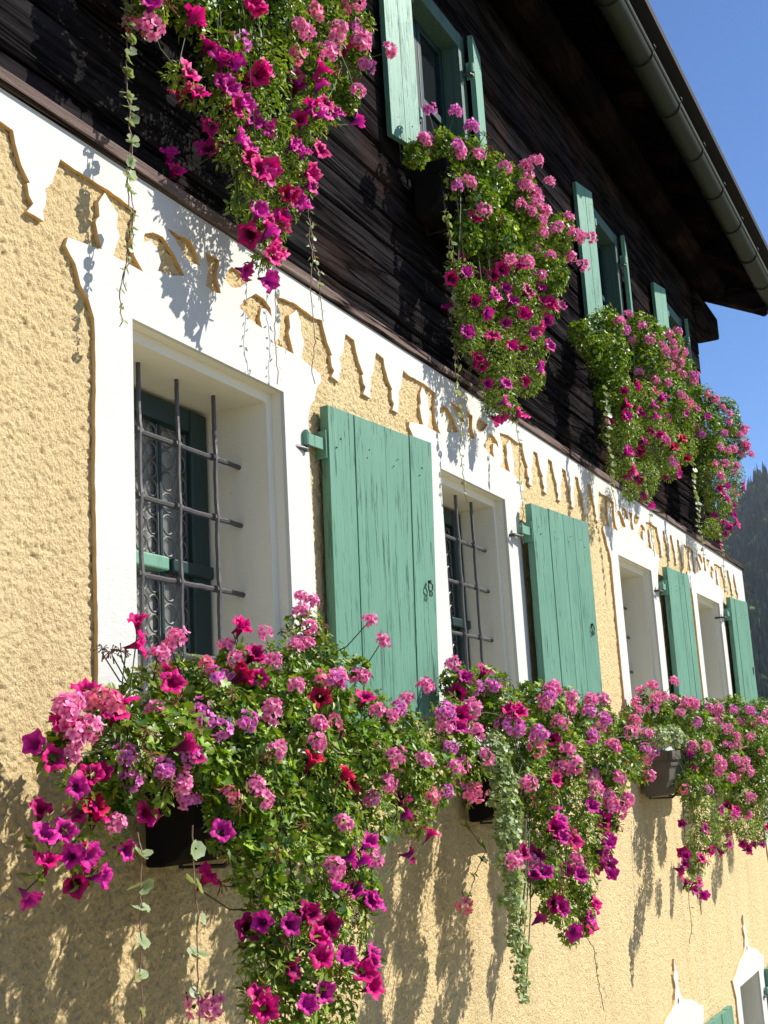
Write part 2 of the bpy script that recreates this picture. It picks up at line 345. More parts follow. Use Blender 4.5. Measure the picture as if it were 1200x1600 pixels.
for i, (c, w, _, _) in enumerate(WIN):
    low += wob([(c - .645, 1.612), (c - .50, 1.616), (c - .381, 1.604), (c - .400, 1.55), (c - .402, 1.506), (c - .392, 1.462)], .003) + [(c - .352, 1.43), (c + .352, 1.43)]
    low += wob([(c + .392, 1.462), (c + .402, 1.506), (c + .400, 1.55), (c + .381, 1.604), (c + .50, 1.616), (c + .645, 1.612)], .003)
    nx = WIN[i + 1][0] - .645 - .022 if i < 3 else 11.30
    low += pend_run(c + .667, nx)
low += [(11.30, 1.62), (11.33, 1.56), (11.36, 1.51), (11.345, 1.49), (11.40, 1.45), (11.36, 1.40), (11.37, 1.30)]
zz = 1.30
while zz > GZ + .3:   # wavy inner edge of the corner trim
    for dz, xx in ((.10, 11.36), (.30, 11.40), (.42, 11.46), (.50, 11.38), (.56, 11.36)): low.append((xx, zz - dz))
    zz -= .60
low += [(11.36, GZ), (CX1 - .002, GZ)]
outline = low + [(CX1 - .002, ZB), (-5, ZB - .01)]
hl = []
fr = MB()
for c, w, _, _ in WIN:
    for s in (cres, mz(cres), tri, mz(tri), cen): hl.append(wob([(c + x, z) for x, z in s], .002))
    fr.sheet([[(c + x, z) for x, z in fin]], RY, .001); fr.sheet([[(c - x, z) for x, z in fin]], RY, .001)
fr.sheet([outline] + hl, RY, .001)
ochre_edges(fr.build('painted_frieze', M['white'], house))
gp = MB(); gp.box(CX1, CX1 + .013, RY, .5, GZ, ZB); gp.build('corner_trim', M['white'], house)
def surround(c, w):
    L = [(-.533, 1.4298), (-.60, 1.418), (-.668, 1.410), (-.678, 1.385), (-.640, 1.352), (-.622, 1.30), (-.590, 1.268), (-.569, 1.222), (-.566, 1.1), (-.569, .8), (-.565, .4), (-.569, .08)]
    Rr = [(-x - .003, z) for x, z in reversed(L)]
    outer = wob([(c + x, z) for x, z in L + Rr], .0025)
    for q in (0, len(outer) - 1): outer[q] = (outer[q][0], 1.4298)
    s = MB(); s.sheet([outer, [(c - w, ZS), (c + w, ZS), (c + w, ZT), (c - w, ZT)]], RY, .001)
    o = s.build('window_surround', M['white'], house); ochre_edges(o, (c - w, c + w, ZS, ZT)); return o
def reveal(c, w, zt, zs, depth, off=0):
    s = MB(); a, b = .035, .036      # rebate depth and width
    x0, x1 = c - w + off, c + w + off
    ring = [(x0, x1, zs, zt, .0012), (x0, x1, zs, zt, a), (x0 + b, x1 - b, zs + b, zt - b, a), (x0 + b, x1 - b, zs + b, zt - b, depth + .04)]
    vs_ = []; fs_ = []
    for (p, q, r, t, y) in ring: vs_ += [(p, y, r), (q, y, r), (q, y, t), (p, y, t)]
    for i in range(3):
        for k in range(4): fs_.append((i * 4 + k, i * 4 + (k + 1) % 4, i * 4 + 4 + (k + 1) % 4, i * 4 + 4 + k))
    s.add(vs_, fs_)
    return s.build('window_reveal', M['reveal'], house)
def window(c, w, zt, zs, y, off=0, lattice=True, rail=True):
    """leaded casement: frame, glass, lead lattice, curtain"""
    x0, x1 = c - w + off + .012, c + w + off - .012; z0, z1 = zs + .012, zt - .012
    f = MB(); st = .095
    f.box(x0, x0 + st, y, y + .06, z0, z1); f.box(x1 - st, x1, y, y + .06, z0, z1)
    f.box(x0 + st, x1 - st, y + .002, y + .058, z1 - .075, z1); f.box(x0 + st, x1 - st, y + .002, y + .058, z0, z0 + .08)
    xm = (x0 + x1) / 2
    win = f.build('window', M['dkgreen'], house, bevel=.006)
    if lattice: xm = x0 + (x1 - x0) * .66; mw = .008
    else: mw = .035
    g = MB(); g.box(xm - mw, xm + mw, y + .014 if lattice else y - .012, y + .055, z0 + .082, z1 - .077); g.build('mullion', M['dkgreen'], win, bevel=.008)
    if rail:
        zr = z0 + (z1 - z0) * .47
        g = MB(); g.box(x0 + .004, xm - mw - .002, y - .018, y + .03, zr - .022, zr + .022); g.build('transom_rail', M['green2'], win, bevel=.006); g = MB(); g.box(xm + mw + .002, x1 - .004, y - .016, y + .03, zr - .021, zr + .021); g.build('transom_rail', M['dkgreen'], win, bevel=.006)  # one rail, sun and shade painted in: light green left, dark green right
    g = MB(); g.box(x0 + st - .01, x1 - st + .01, y + .032, y + .036, z0 + .05, z1 - .05); g.build('pane', M['glass'], win)
    if lattice:
        g = MB(); r = .030; yy = y + .024
        for a, b in ((x0 + st, xm - mw), (xm + mw, x1 - st)):
            nx = max(2, round((b - a) / .062)); sx = (b - a) / nx; nz = round((z1 - z0 - .16) / sx); sz = (z1 - z0 - .16) / nz
            for i in range(nx):
                for j in range(nz):
                    cx, cz = a + (i + .5) * sx, z0 + .08 + (j + .5) * sz; rr = min(sx, sz) / 2; K = 18; vs_ = []; fs_ = []
                    for k in range(K):
                        an = 2 * math.pi * k / K
                        for ra, dy in ((rr, 0), (rr - .0037, -.003), (rr - .0075, 0)): vs_.append((cx + ra * math.cos(an), yy + dy, cz + ra * math.sin(an)))
                    for k in range(K):
                        for m_ in (0, 1): fs_.append((k * 3 + m_, k * 3 + m_ + 1, (k + 1) % K * 3 + m_ + 1, (k + 1) % K * 3 + m_))
                    g.add(vs_, fs_)
            g.box(a, a + .006, yy - .003, yy + .003, z0 + .08, z1 - .08); g.box(b - .006, b, yy - .003, yy + .003, z0 + .08, z1 - .08)
        g.build('lead_lattice', M['lead'], win)
    g = MB(); n = 40; vs_ = []
    for i in range(n + 1): xx = x0 + .05 + (x1 - x0 - .1) * i / n; vs_ += [(xx, y + .075 + .012 * math.sin(i * 1.3), z0), (xx, y + .075 + .012 * math.sin(i * 1.3), z1)]
    g.add(vs_, [(2 * i, 2 * i + 2, 2 * i + 3, 2 * i + 1) for i in range(n)]); g.build('curtain', M['curtain'], win, True)
    return win
def room(c, w, zt, zs, y):
    s = MB(); s.box(c - w - .2, c + w + .2, y, y + 1.2, zs - .1, zt + .1); return s
def grille(c, w, y, r=.0074):
    g = MB(); xs = [c - .186, c + .006, c + .208] if w > .39 else [c - .19, c - .01, c + .175]
    zs_ = [1.035, .840, .612, .395]
    for xb in xs: 
        pts = []; z = ZS + .01
        while z < ZT - .045:
            d = min(abs(z - q) for q in zs_); pts.append((xb + random.uniform(-.0012, .0012), y - .0035 * math.exp(-(d / .03) ** 2), z)); z += .018
        pts.append((xb, y, ZT - .034)); g.tube(pts, r, 6)
    for zb in zs_:
        pts = [(c - w + .030, y + .012, zb)]; x = c - w + .05
        while x < c + w - .045: pts.append((x, y + .010 + random.uniform(-.001, .001), zb + random.uniform(-.001, .001))); x += .03
        pts.append((c + w - .033, y + .012, zb)); g.tube(pts, r * 1.1, 6)
        for xb in xs: g.tube([(xb - .014, y + .004, zb), (xb + .014, y + .004, zb)], .0118, 7)
    g.build('window_grille', M['iron'], house)
rooms = MB()
for i, (c, w, yd, yg) in enumerate(WIN):
    surround(c, w); reveal(c, w, ZT, ZS, yd); window(c, w - .036, ZT - .036, ZS + .036, yd); grille(c, w, yg)
    vs_ = room(c, w, ZT, ZS, yd + .2); rooms.v, rooms.f = rooms.v, rooms.f
    n0 = len(rooms.v); rooms.v += vs_.v; rooms.f += [tuple(k + n0 for k in f) for f in vs_.f]
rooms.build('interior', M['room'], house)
# lower storey windows with ogee hoods
for c in [3.055, 5.135] + LOW:
    o = [(-.565, -2.95), (-.565, -1.72), (-.56, -1.62), (-.60, -1.555), (-.625, -1.50), (-.555, -1.487), (-.50, -1.475), (-.40, -1.435), (-.30, -1.408), (-.20, -1.395), (-.115, -1.372), (-.075, -1.350), (-.055, -1.315), (-.030, -1.285), (-.035, -1.262),
         (-.055, -1.232), (-.050, -1.214), (-.018, -1.196), (-.014, -1.160), (0, -1.132)]
    o = o + [(-x, z) for x, z in reversed(o[:-1])]
    h2 = [(0, -1.345), (.022, -1.372), (0, -1.392), (-.022, -1.372)]
    s = MB(); s.sheet([[(c + x, z) for x, z in o], [(c - .40, -2.75), (c + .36, -2.75), (c + .36, -1.58), (c - .40, -1.58)], [(c + x, z) for x, z in h2]], RY, .001)
    ochre_edges(s.build('window_surround', M['white'], house), (c - .40, c + .36, -2.75, -1.58))
    reveal(c, .38, -1.58, -2.75, .16, -.02); window(c, .344, -1.616, -2.714, .16, -.02, lattice=False, rail=False)
def shutter(tl, tr, br, bl, th=.035, nb=4, mt='green', ring=True, seed=0, hinges=(.87, .17), frame=False, flip=False, hl=.10):
    """boarded shutter between four front corners"""
    TL, TR, BR, BL = map(Vector, (tl, tr, br, bl)); r = random.Random(seed)
    xv = (TR - TL).normalized(); zv = (TL - BL).normalized(); nv = xv.cross(zv).normalized()
    if nv.y > 0: nv = -nv
    org = BL.copy()
    W_ = (TR - TL).length
    root = None; mb = MB()
    cuts = [0]; 
    for i in range(1, nb): cuts.append(i / nb + r.uniform(-.03, .03))
    cuts.append(1)
    P = lambda u, v, d: (BL.lerp(BR, u)).lerp(TL.lerp(TR, u), v) + nv * d
    for i in range(nb):
        gp_ = .0022 / W_; u0, u1 = cuts[i] + (gp_ if i else 0), cuts[i + 1] - (gp_ if i < nb - 1 else 0)
        dd = r.uniform(-.0018, .0018); dt = r.uniform(0, .004); db = r.uniform(0, .004)
        K = 10
        for k in range(K):   # slightly warped boards
            pass
        mb.hexa([P(u0, db, dd - th) , P(u1, db, dd - th), P(u1, db, dd), P(u0, db, dd), P(u0, 1 - dt, dd - th), P(u1, 1 - dt, dd - th), P(u1, 1 - dt, dd), P(u0, 1 - dt, dd)])
    me = bpy.data.meshes.new('shutter'); inv = Matrix((xv, -nv, zv)); 
    me.from_pydata([tuple(inv @ (Vector(v) - org)) for v in mb.v], [], mb.f); bm = bmesh.new(); bm.from_mesh(me); bmesh.ops.recalc_face_normals(bm, faces=bm.faces); bm.to_mesh(me); bm.free()
    o = bpy.data.objects.new('shutter', me); C.objects.link(o); me.materials.append(M[mt])
    o.parent = house; o.matrix_parent_inverse = Matrix.Translation(Vector(house.location)).inverted()
    o.matrix_basis = Matrix.Translation(org) @ inv.transposed().to_4x4()
    bv = o.modifiers.new('bevel', 'BEVEL'); bv.width = .0025; bv.segments = 2
    H = (TL - BL).length
    def kid(name, m_, mb_, bevel=0):
        e = bpy.data.meshes.new(name); e.from_pydata(mb_.v, [], mb_.f); b2 = bmesh.new(); b2.from_mesh(e); bmesh.ops.recalc_face_normals(b2, faces=b2.faces); b2.to_mesh(e); b2.free()
        k = bpy.data.objects.new(name, e); C.objects.link(k); e.materials.append(m_); k.parent = o
        if bevel: q = k.modifiers.new('bevel', 'BEVEL'); q.width = bevel; q.segments = 2
        return k
    sx = 1 if not flip else -1
    for hv in hinges:     # strap with rolled eye on a pintle
        z = H * hv; h = MB(); x_e = 0 if not flip else W_
        h.box(min(x_e - sx * (hl - .01), x_e - sx * .004), max(x_e - sx * (hl - .01), x_e - sx * .004), th * .35, th * .35 + .006, z - .021, z + .021)
        h.tube([(x_e - sx * hl, th * .5, z - .024), (x_e - sx * hl, th * .5, z + .024)], .015, 10)
        h.box(min(x_e - sx * .004, x_e + sx * .002), max(x_e - sx * .004, x_e + sx * .002), .004, th + .02, z - .05, z + .05)
        kid('hinge_strap', M['green2'], h, .002)
        h = MB(); h.tube([(x_e - sx * hl, th * .5, z + .030), (x_e - sx * hl, th * .5, z - .045)], .008, 8); h.tube([(x_e - sx * hl, th * .5, z - .036), (x_e - sx * (hl * 1.6), th * .5 + .006, z - .036), (x_e - sx * (hl * 1.7), .10, z - .036)], .008, 8)
        kid('pintle', M['iron'], h)
    h = MB(); o_n = MB()
    for i in range(nb):
        for hv in (.10, .13, .87, .90) if nb > 2 else (.1, .9):
            u = (cuts[i] + cuts[i + 1]) / 2 + r.uniform(-.04, .04); h.tube([(W_ * u, .0005, H * (hv + r.uniform(-.004, .004))), (W_ * u, -.0022, H * hv)], .0032, 6)
    nm = bpy.data.meshes.new('n'); nm.from_pydata(h.v, [], h.f); b3 = bmesh.new(); b3.from_mesh(me); k3 = len(b3.faces); b3.from_mesh(nm); b3.faces.ensure_lookup_table()
    for f_ in b3.faces[k3:]: f_.material_index = 1
    b3.to_mesh(me); b3.free(); me.materials.append(M['black'])
    if ring:
        h = MB(); pts = []
        cxr, czr = W_ * .90, H * .485
        for cz_, rr in ((czr, .015), (czr - .026, .009)):
            h.tube([(cxr + rr * math.cos(a * math.pi / 8), -.005 - .002 * math.sin(a), cz_ + rr * math.sin(a * math.pi / 8)) for a in range(17)], .0026, 6, False)
        h.tube([(cxr, .002, czr + .02), (cxr, -.009, czr + .02)], .006, 8); kid('pull_ring', M['black'], h)
    if frame:
        h = MB(); h.box(.0, W_, -.004, .0, 0.02, .07); h.box(.0, W_, -.004, .0, H - .075, H - .025); kid('cross_batten', M[mt], h, .002)
    return o
th = R_(6.7)
shutter((3.69, -.05, 1.285), (4.383, -.132, 1.281), (4.350, -.110, .180), (3.672, -.05, .172), seed=1)
shutter((5.70, -.08, 1.283), (6.37, -.158, 1.279), (6.365, -.155, .185), (5.69, -.08, .18), nb=4, seed=2)
shutter((8.47, -.07, 1.325), (9.10, -.075, 1.335), (9.08, -.09, .2), (8.46, -.07, .19), nb=4, seed=3)
shutter((10.66, -.07, 1.345), (11.36, -.085, 1.36), (11.34, -.09, .22), (10.65, -.07, .21), nb=4, seed=4)
shutter((8.43, -.05, -1.60), (9.10, -.062, -1.605), (9.10, -.062, -2.74), (8.43, -.05, -2.74), nb=4, seed=5)
shutter((10.62, -.05, -1.60), (11.29, -.062, -1.605), (11.29, -.062, -2.74), (10.62, -.05, -2.74), nb=4, seed=6)
shutter((3.62, -.05, -1.60), (4.29, -.062, -1.605), (4.29, -.062, -2.74), (3.62, -.05, -2.74), nb=4, seed=7)
shutter((5.70, -.05, -1.60), (6.37, -.062, -1.605), (6.37, -.062, -2.74), (5.70, -.05, -2.74), nb=4, seed=8)
# ledge board between render and timber
lb = MB(); xx = -5.0
while xx < CX1 + .02:
    L = random.uniform(1.4, 2.6); e = min(xx + L, CX1 + .05); j = random.uniform(-.004, .004)
    lb.extrude_x([(-.030 + j, ZB + .001), (.12, ZB + .001), (.12, ZB + .07), (-.030 + j, ZB + .038)], xx, e - .003); xx += L
lb.build('ledge_board', M['ledge'], house, bevel=.003)
# timber storey: squared logs with window openings
TY = .10; TX1 = 11.40; ZR = 4.95
UW = [(3.05, .38), (5.24, .38), (8.18, .38), (10.22, .38)]; UZ0, UZ1 = 2.80, 3.78
tm = MB(); z = ZB + .05; k = 0; r = random.Random(11)
while z < ZR:
    hh = r.uniform(.13, .20); z1 = min(z + hh, ZR); segs = [(-5.0, TX1 + r.uniform(-.01, .03))]
    for c, w in UW:
        if z1 > UZ0 + .01 and z < UZ1 - .01:
            new = []
            for a, b in segs:
                if a < c - w and b > c + w: new += [(a, c - w), (c + w, b)]
                else: new.append((a, b))
            segs = new
    for a, b in segs:
        if b - a > 3.2: m_ = a + (b - a) * r.uniform(.35, .65); parts = [(a, m_ - .003), (m_ + .003, b)]
        else: parts = [(a, b)]
        for p, q in parts:
            d0 = r.uniform(-.010, .010); n = max(2, int((q - p) / .22)); prof = []
            vs_ = []; fs_ = []
            for i in range(n + 1):
                x = p + (q - p) * i / n; dy = d0 + r.uniform(-.004, .004); dz = r.uniform(-.003, .003)
                vs_ += [(x, TY + dy + .012, z + .003 + dz), (x, TY + dy, z + .014 + dz), (x, TY + dy, z1 - .014 + dz), (x, TY + dy + .012, z1 - .003 + dz), (x, TY + .16, z1 - .003), (x, TY + .16, z + .003)]
            for i in range(n):
                for e in range(6): fs_.append((i * 6 + e, i * 6 + (e + 1) % 6, i * 6 + 6 + (e + 1) % 6, i * 6 + 6 + e))
            fs_ += [(0, 1, 2, 3, 4, 5), tuple(n * 6 + e for e in (5, 4, 3, 2, 1, 0))]; tm.add(vs_, fs_)
    # gable side logs and their protruding heads at the corner
    yo = .03 if k % 2 else 0
    tm.box(TX1 - .15 + yo * .3, TX1 + yo * .3 - .02, TY + .17, 8, z + .003, z1 - .003); tm.box(-5, -4.85, TY + .17, 8, z + .003, z1 - .003)
    z = z1; k += 1
tm.build('timber_wall', M['timber'], house, bevel=0)
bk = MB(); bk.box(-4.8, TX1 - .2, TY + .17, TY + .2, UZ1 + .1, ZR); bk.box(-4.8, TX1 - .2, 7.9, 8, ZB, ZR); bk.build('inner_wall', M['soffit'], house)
for i, (c, w) in enumerate(UW):
    f = MB(); y0 = TY - .035; s = .055     # casing
    f.box(c - w - .03, c - w + s, y0, TY + .12, UZ0 - .03, UZ1 + .03); f.box(c + w - s, c + w + .03, y0, TY + .12, UZ0 - .03, UZ1 + .03)
    f.box(c - w + s, c + w - s, y0 + .003, TY + .12, UZ1 - s, UZ1 + .03); f.box(c - w + s, c + w - s, y0 + .003, TY + .12, UZ0 - .03, UZ0 + s)
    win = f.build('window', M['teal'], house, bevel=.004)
    g = MB(); yy = TY + .06
    for a, b in ((c - w + s, c - .004), (c + .004, c + w - s)):
        g.box(a, a + .04, yy, yy + .035, UZ0 + s, UZ1 - s); g.box(b - .04, b, yy, yy + .035, UZ0 + s, UZ1 - s)
        for zc in (UZ0 + s, (UZ0 + UZ1) / 2 - .02, UZ1 - s - .04): g.box(a + .04, b - .04, yy + .002, yy + .033, zc, zc + .04)
    g.build('sash', M['dkgreen'], win, bevel=.003)
    g = MB(); g.box(c - w + s, c + w - s, yy + .016, yy + .02, UZ0 + s, UZ1 - s); g.build('pane', M['glass_dark'], win)
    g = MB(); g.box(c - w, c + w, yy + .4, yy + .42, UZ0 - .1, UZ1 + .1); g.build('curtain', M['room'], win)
    hy = TY - .09; lw = .225; an = R_(11)
    xl = c - w - .02; shutter((xl - lw * math.cos(an), hy + lw * math.sin(an), UZ1 + .03), (xl, hy, UZ1 + .03), (xl, hy, UZ0 - .03), (xl - lw * math.cos(an), hy + lw * math.sin(an), UZ0 - .03), th=.028, nb=2, mt='green2', ring=False, seed=20 + i, flip=True, hinges=(.8, .2), hl=.022)
    xr = c + w + .02; shutter((xr, hy, UZ1 + .03), (xr + lw * math.cos(an), hy + lw * math.sin(an), UZ1 + .03), (xr + lw * math.cos(an), hy + lw * math.sin(an), UZ0 - .03), (xr, hy, UZ0 - .03), th=.028, nb=2, mt='green2', ring=False, seed=30 + i, hinges=(.8, .2), hl=.022)
# roof, purlins, rafters, gutter
GY, GZc, GR = -.50, 4.44, .078; RX1 = 12.42; SL = .50
def roofz(y): return GZc + .10 + (y + .42) * SL
rf = MB()
for sgn in (1,):
    rf.hexa([(-6, -.40, roofz(-.40)), (RX1, -.40, roofz(-.40)), (RX1, 4, roofz(4)), (-6, 4, roofz(4)), (-6, -.40, roofz(-.40) + .09), (RX1, -.40, roofz(-.40) + .09), (RX1, 4, roofz(4) + .09), (-6, 4, roofz(4) + .09)])
    rf.hexa([(-6, 4, roofz(4)), (RX1, 4, roofz(4)), (RX1, 8.4, roofz(-.4)), (-6, 8.4, roofz(-.4)), (-6, 4, roofz(4) + .09), (RX1, 4, roofz(4) + .09), (RX1, 8.4, roofz(-.4) + .09), (-6, 8.4, roofz(-.4) + .09)])
roof = rf.build('roof', M['roof'], house)
bd = MB(); x = -6.0; r = random.Random(5)
while x < RX1 - .02:   # soffit boards
    w_ = min(r.uniform(.14, .20), RX1 - .01 - x); d = r.uniform(0, .006)
    bd.hexa([(x, -.38, roofz(-.38) - .03 - d), (x + w_ - .004, -.38, roofz(-.38) - .03 - d), (x + w_ - .004, 2.0, roofz(2.0) - .03 - d), (x, 2.0, roofz(2.0) - .03 - d), (x, -.38, roofz(-.38) - .002), (x + w_ - .004, -.38, roofz(-.38) - .002), (x + w_ - .004, 2.0, roofz(2.0) - .002), (x, 2.0, roofz(2.0) - .002)]); x += w_
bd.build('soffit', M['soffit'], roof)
ra = MB(); x = -5.4
while x < 11.2:
    ra.hexa([(x, -.36, roofz(-.36) - .15), (x + .12, -.36, roofz(-.36) - .15), (x + .12, 2, roofz(2) - .15), (x, 2, roofz(2) - .15), (x, -.36, roofz(-.36) - .037), (x + .12, -.36, roofz(-.36) - .037), (x + .12, 2, roofz(2) - .037), (x, 2, roofz(2) - .037)]); x += 1.02
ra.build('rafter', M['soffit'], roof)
pu = MB(); n = 30; pu.tube([(-6 + (11.72 + 6) * i / n, -.03 + .008 * math.sin(i), 4.44 + .006 * math.sin(i * 1.7)) for i in range(n + 1)], .13, 14); pu.build('purlin', m_timber('round_log', 'x', (.0025, .002, .002), (.010, .008, .007)), roof, True)
pu = MB(); pu.box(11.40, 12.34, TY - .06, TY + .16, 4.13, 4.36); pu.build('wall_plate', M['timber'], roof, bevel=.02)
bb = MB(); prof = [(-.40, roofz(-.40) - .24), (-.44, roofz(-.44) - .20), (-.45, roofz(-.45) - .10), (-.43, roofz(-.43) + .05), (4, roofz(4) + .05), (4, roofz(4) - .24), (-.32, roofz(-.32) - .235)]
bb.extrude_x(prof, RX1 - .16, RX1 + .02); bb.build('verge_board', M['timber_y'], roof, bevel=.01)
gt = MB(); K = 12; vs_ = []; xs = [-6, 12.5]
for R2 in (GR, GR - .006):
    for x in xs:
        for k in range(K + 1): a = math.pi + math.pi * k / K; vs_.append((x, GY + R2 * math.cos(a), GZc + R2 * math.sin(a)))
fs_ = []
n1 = K + 1
for q in (0, 2 * n1):
    for k in range(K): fs_.append((q + k, q + n1 + k, q + n1 + k + 1, q + k + 1))
for e in (0, K): fs_.append((e, n1 + e, 3 * n1 + e, 2 * n1 + e))
gt.add(vs_, fs_); 
gt.add([(12.5, GY + GR * math.cos(math.pi + math.pi * k / K), GZc + GR * math.sin(math.pi + math.pi * k / K)) for k in range(K + 1)], [tuple(range(K + 1))])
gut = gt.build('gutter', M['gutter'], house, True)
rm = MB(); rm.tube([(-6, GY - GR - .004, GZc + .004), (12.5, GY - GR - .004, GZc + .004)], .011, 8); rm.build('gutter_rim', M['gutter_rim'], gut, True)
x = 2.9
while x < 12.4:
    b = MB(); b.tube([(x, GY + (GR + .006) * math.cos(a), GZc + (GR + .006) * math.sin(a)) for a in [math.pi + math.pi * k / 12 for k in range(13)]], .0055, 6)
    b.tube([(x, GY - GR - .004, GZc), (x, GY - GR - .022, GZc + .018), (x, GY - GR - .012, GZc + .04)], .008, 6); b.build('gutter_bracket', M['gutter'], gut); x += .74
# drip edge above the gutter
de = MB(); de.box(-6, RX1 + .06, -.635, -.401, roofz(-.40) + .04, roofz(-.40) + .10); de.build('eaves_tile_edge', M['roof'], roof)
CLUMPS={"b1g1":[[2041,-300,139,43],[2179,-280,169,55],[2367,-250,218,70],[2546,-250,239,80],[2189,-330,98,70],[2322,-350,111,82],[2152,-300,54,51],[2249,-350,23,57],[1998,-300,88,30],[2178,-320,7,40]],"b1g2":[[2777,-250,281,86],[2528,-350,156,87],[2763,-350,183,100],[3058,-200,325,75],[3284,-150,456,65],[3283,-200,356,87],[3433,-250,341,39],[2999,-350,214,100],[3281,-350,176,88],[3535,-350,133,78],[3771,-350,90,62],[2399,-380,53,74],[2550,-420,48,92],[2792,-420,60,105],[3071,-420,57,107],[3393,-400,36,97],[3664,-380,4,84],[3442,-400,-84,71],[2450,-420,-42,69]],"b1g3":[[2578,-450,-70,92],[2823,-450,-83,99],[3111,-430,-80,86],[2472,-460,-162,71],[2652,-470,-191,87],[2895,-460,-188,74],[2395,-420,-101,34]],"b1p1":[[1974,-300,88,18],[2060,-300,24,36],[2119,-300,-48,34],[2016,-280,-60,23],[1966,-280,-75,17],[2059,-300,-101,31],[2078,-300,-133,31],[2183,-300,8,38],[2202,-300,-91,24],[1970,-280,-142,17]],"b1p2":[[2529,-470,-278,80],[2716,-480,-299,79],[2914,-460,-337,58],[2991,-460,-275,46],[2469,-470,-358,61],[2582,-500,-394,75],[2796,-480,-455,64],[2450,-470,-441,47],[2546,-500,-483,71],[2770,-480,-551,54],[2990,-460,-439,29],[2486,-500,-550,55],[2652,-500,-597,52]],"u0g":[[2623,-101,2164,62],[2829,-115,2288,77],[3072,-122,2415,94],[3362,-122,2557,100],[3643,-122,2678,107],[3870,-122,2697,82],[3999,-108,2897,65],[2946,-136,2174,82],[3502,-136,2420,102],[3809,-129,2491,62],[2856,-101,2450,117],[3325,-101,2739,142],[3810,-101,2983,122],[2625,-80,2316,92]],"u0p":[[2727,-122,2021,40],[2806,-122,1989,37],[3170,-150,2255,103],[2934,-150,2013,69],[3134,-164,2064,93],[3387,-164,2174,81],[2932,-157,1863,53],[3072,-171,1869,83],[3274,-171,1970,74],[3528,-164,2266,58],[2997,-178,1719,61],[3210,-178,1807,65],[3398,-171,1944,30],[3046,-178,1646,46],[3153,-178,1677,40],[3070,-178,1572,35],[3136,-178,1596,28]],"u1g":[[4592,-66,2630,61],[4860,-80,2779,81],[5177,-80,2858,109],[4910,-80,2644,87],[5327,-115,2815,130],[5065,-136,2568,118],[5701,-115,2905,131],[5696,-136,2721,149],[6299,-115,2869,134],[5254,-150,2479,139],[6009,-150,2551,135],[6629,-101,3098,67],[4966,-115,2377,81]],"u1p":[[5352,-164,2317,152],[4891,-115,2166,74],[4930,-150,2036,102],[5399,-164,2139,152],[5984,-150,2372,87],[4859,-136,1868,72],[5091,-164,1857,121],[5646,-164,2034,94],[5142,-164,1720,92],[5510,-164,1850,86],[5038,-164,1597,56],[5270,-164,1631,47],[5708,-164,1903,44]],"u2g":[[6801,-97,2477,82],[7353,-97,2687,128],[8110,-135,2831,165],[8894,-135,2993,151],[7125,-157,2409,146],[8035,-173,2576,179],[9141,-157,2858,144],[7107,-180,2178,130],[8508,-180,2517,170],[6924,-120,2418,75]],"u2p":[[7647,-195,2209,170],[8794,-195,2443,156],[7116,-195,1960,129],[8007,-210,2033,176],[7065,-195,1735,97],[7487,-210,1737,102],[8711,-210,2185,118],[7132,-210,1572,52],[7494,-210,1638,55],[8222,-210,1924,68]],"u3g":[[9910,-157,2852,123],[10854,-157,2945,156],[9786,-180,2579,162],[11080,-172,2732,147],[11444,-158,2966,82],[9971,-195,2380,164]],"u3p":[[9729,-195,2149,139],[10616,-195,2375,130],[9791,-210,1954,120],[10240,-210,2084,94],[9432,-210,1720,72],[9898,-210,1792,80],[10837,-195,2277,66]],"b2g":[[4329,-200,334,71],[4487,-250,313,87],[4011,-300,193,79],[4474,-300,225,105],[4912,-300,247,119],[5326,-300,230,117],[5700,-300,208,106],[6054,-300,153,87],[3980,-330,105,73],[4931,-360,78,129],[5446,-360,34,129],[5848,-360,15,95],[4616,-340,104,97],[6106,-360,103,81],[6079,-380,-19,55],[4153,-300,30,58]],"b2p":[[4515,-400,-62,99],[4920,-400,-112,127],[5480,-380,-105,101],[4559,-420,-226,99],[4980,-420,-264,102],[5402,-400,-224,55],[5286,-400,-348,54],[4462,-430,-354,74],[4826,-430,-398,89],[4573,-430,-477,65],[4835,-430,-505,64],[4665,-440,-578,47],[4859,-440,-590,29]],"b2v":[[4306,-330,105,52],[4333,-340,66,53],[4265,-350,29,53],[4322,-360,-10,55],[4294,-367,-46,54],[4237,-373,-82,54],[4291,-380,-121,54],[4225,-387,-161,52],[4207,-393,-204,51],[4242,-400,-249,50],[4182,-400,-287,47],[4227,-400,-334,45],[4251,-400,-378,42],[4188,-400,-414,41],[4248,-400,-463,40],[4221,-400,-501,38],[4193,-400,-540,36],[4261,-400,-590,34],[4208,-400,-624,31],[4218,-400,-660,28],[4262,-400,-701,24],[4229,-400,-730,21]],"b3g":[[6733,-188,249,69],[7390,-150,327,120],[7855,-187,289,126],[8184,-225,212,130],[7855,-270,32,148],[8117,-285,-109,120],[7571,-285,-132,97]],"b3v":[[7293,-195,161,66],[7543,-210,168,68],[7706,-225,131,54]],"b3p":[[7735,-300,-287,107],[7522,-300,-439,81],[7384,-300,-553,65],[7915,-300,-427,70],[8291,-300,-371,65],[7255,-300,-652,43],[8217,-300,-504,40]],"b4g":[[9000,-150,350,98],[9730,-188,350,134],[10689,-210,344,146],[8972,-225,177,142],[9782,-248,134,182],[10566,-270,33,164],[8840,-270,-41,139],[9717,-285,-124,151],[8891,-300,-255,112]],"b4p":[[9689,-300,-354,122],[9001,-300,-451,87],[9460,-300,-499,82],[8501,-300,-362,66],[10143,-300,-302,122]]}
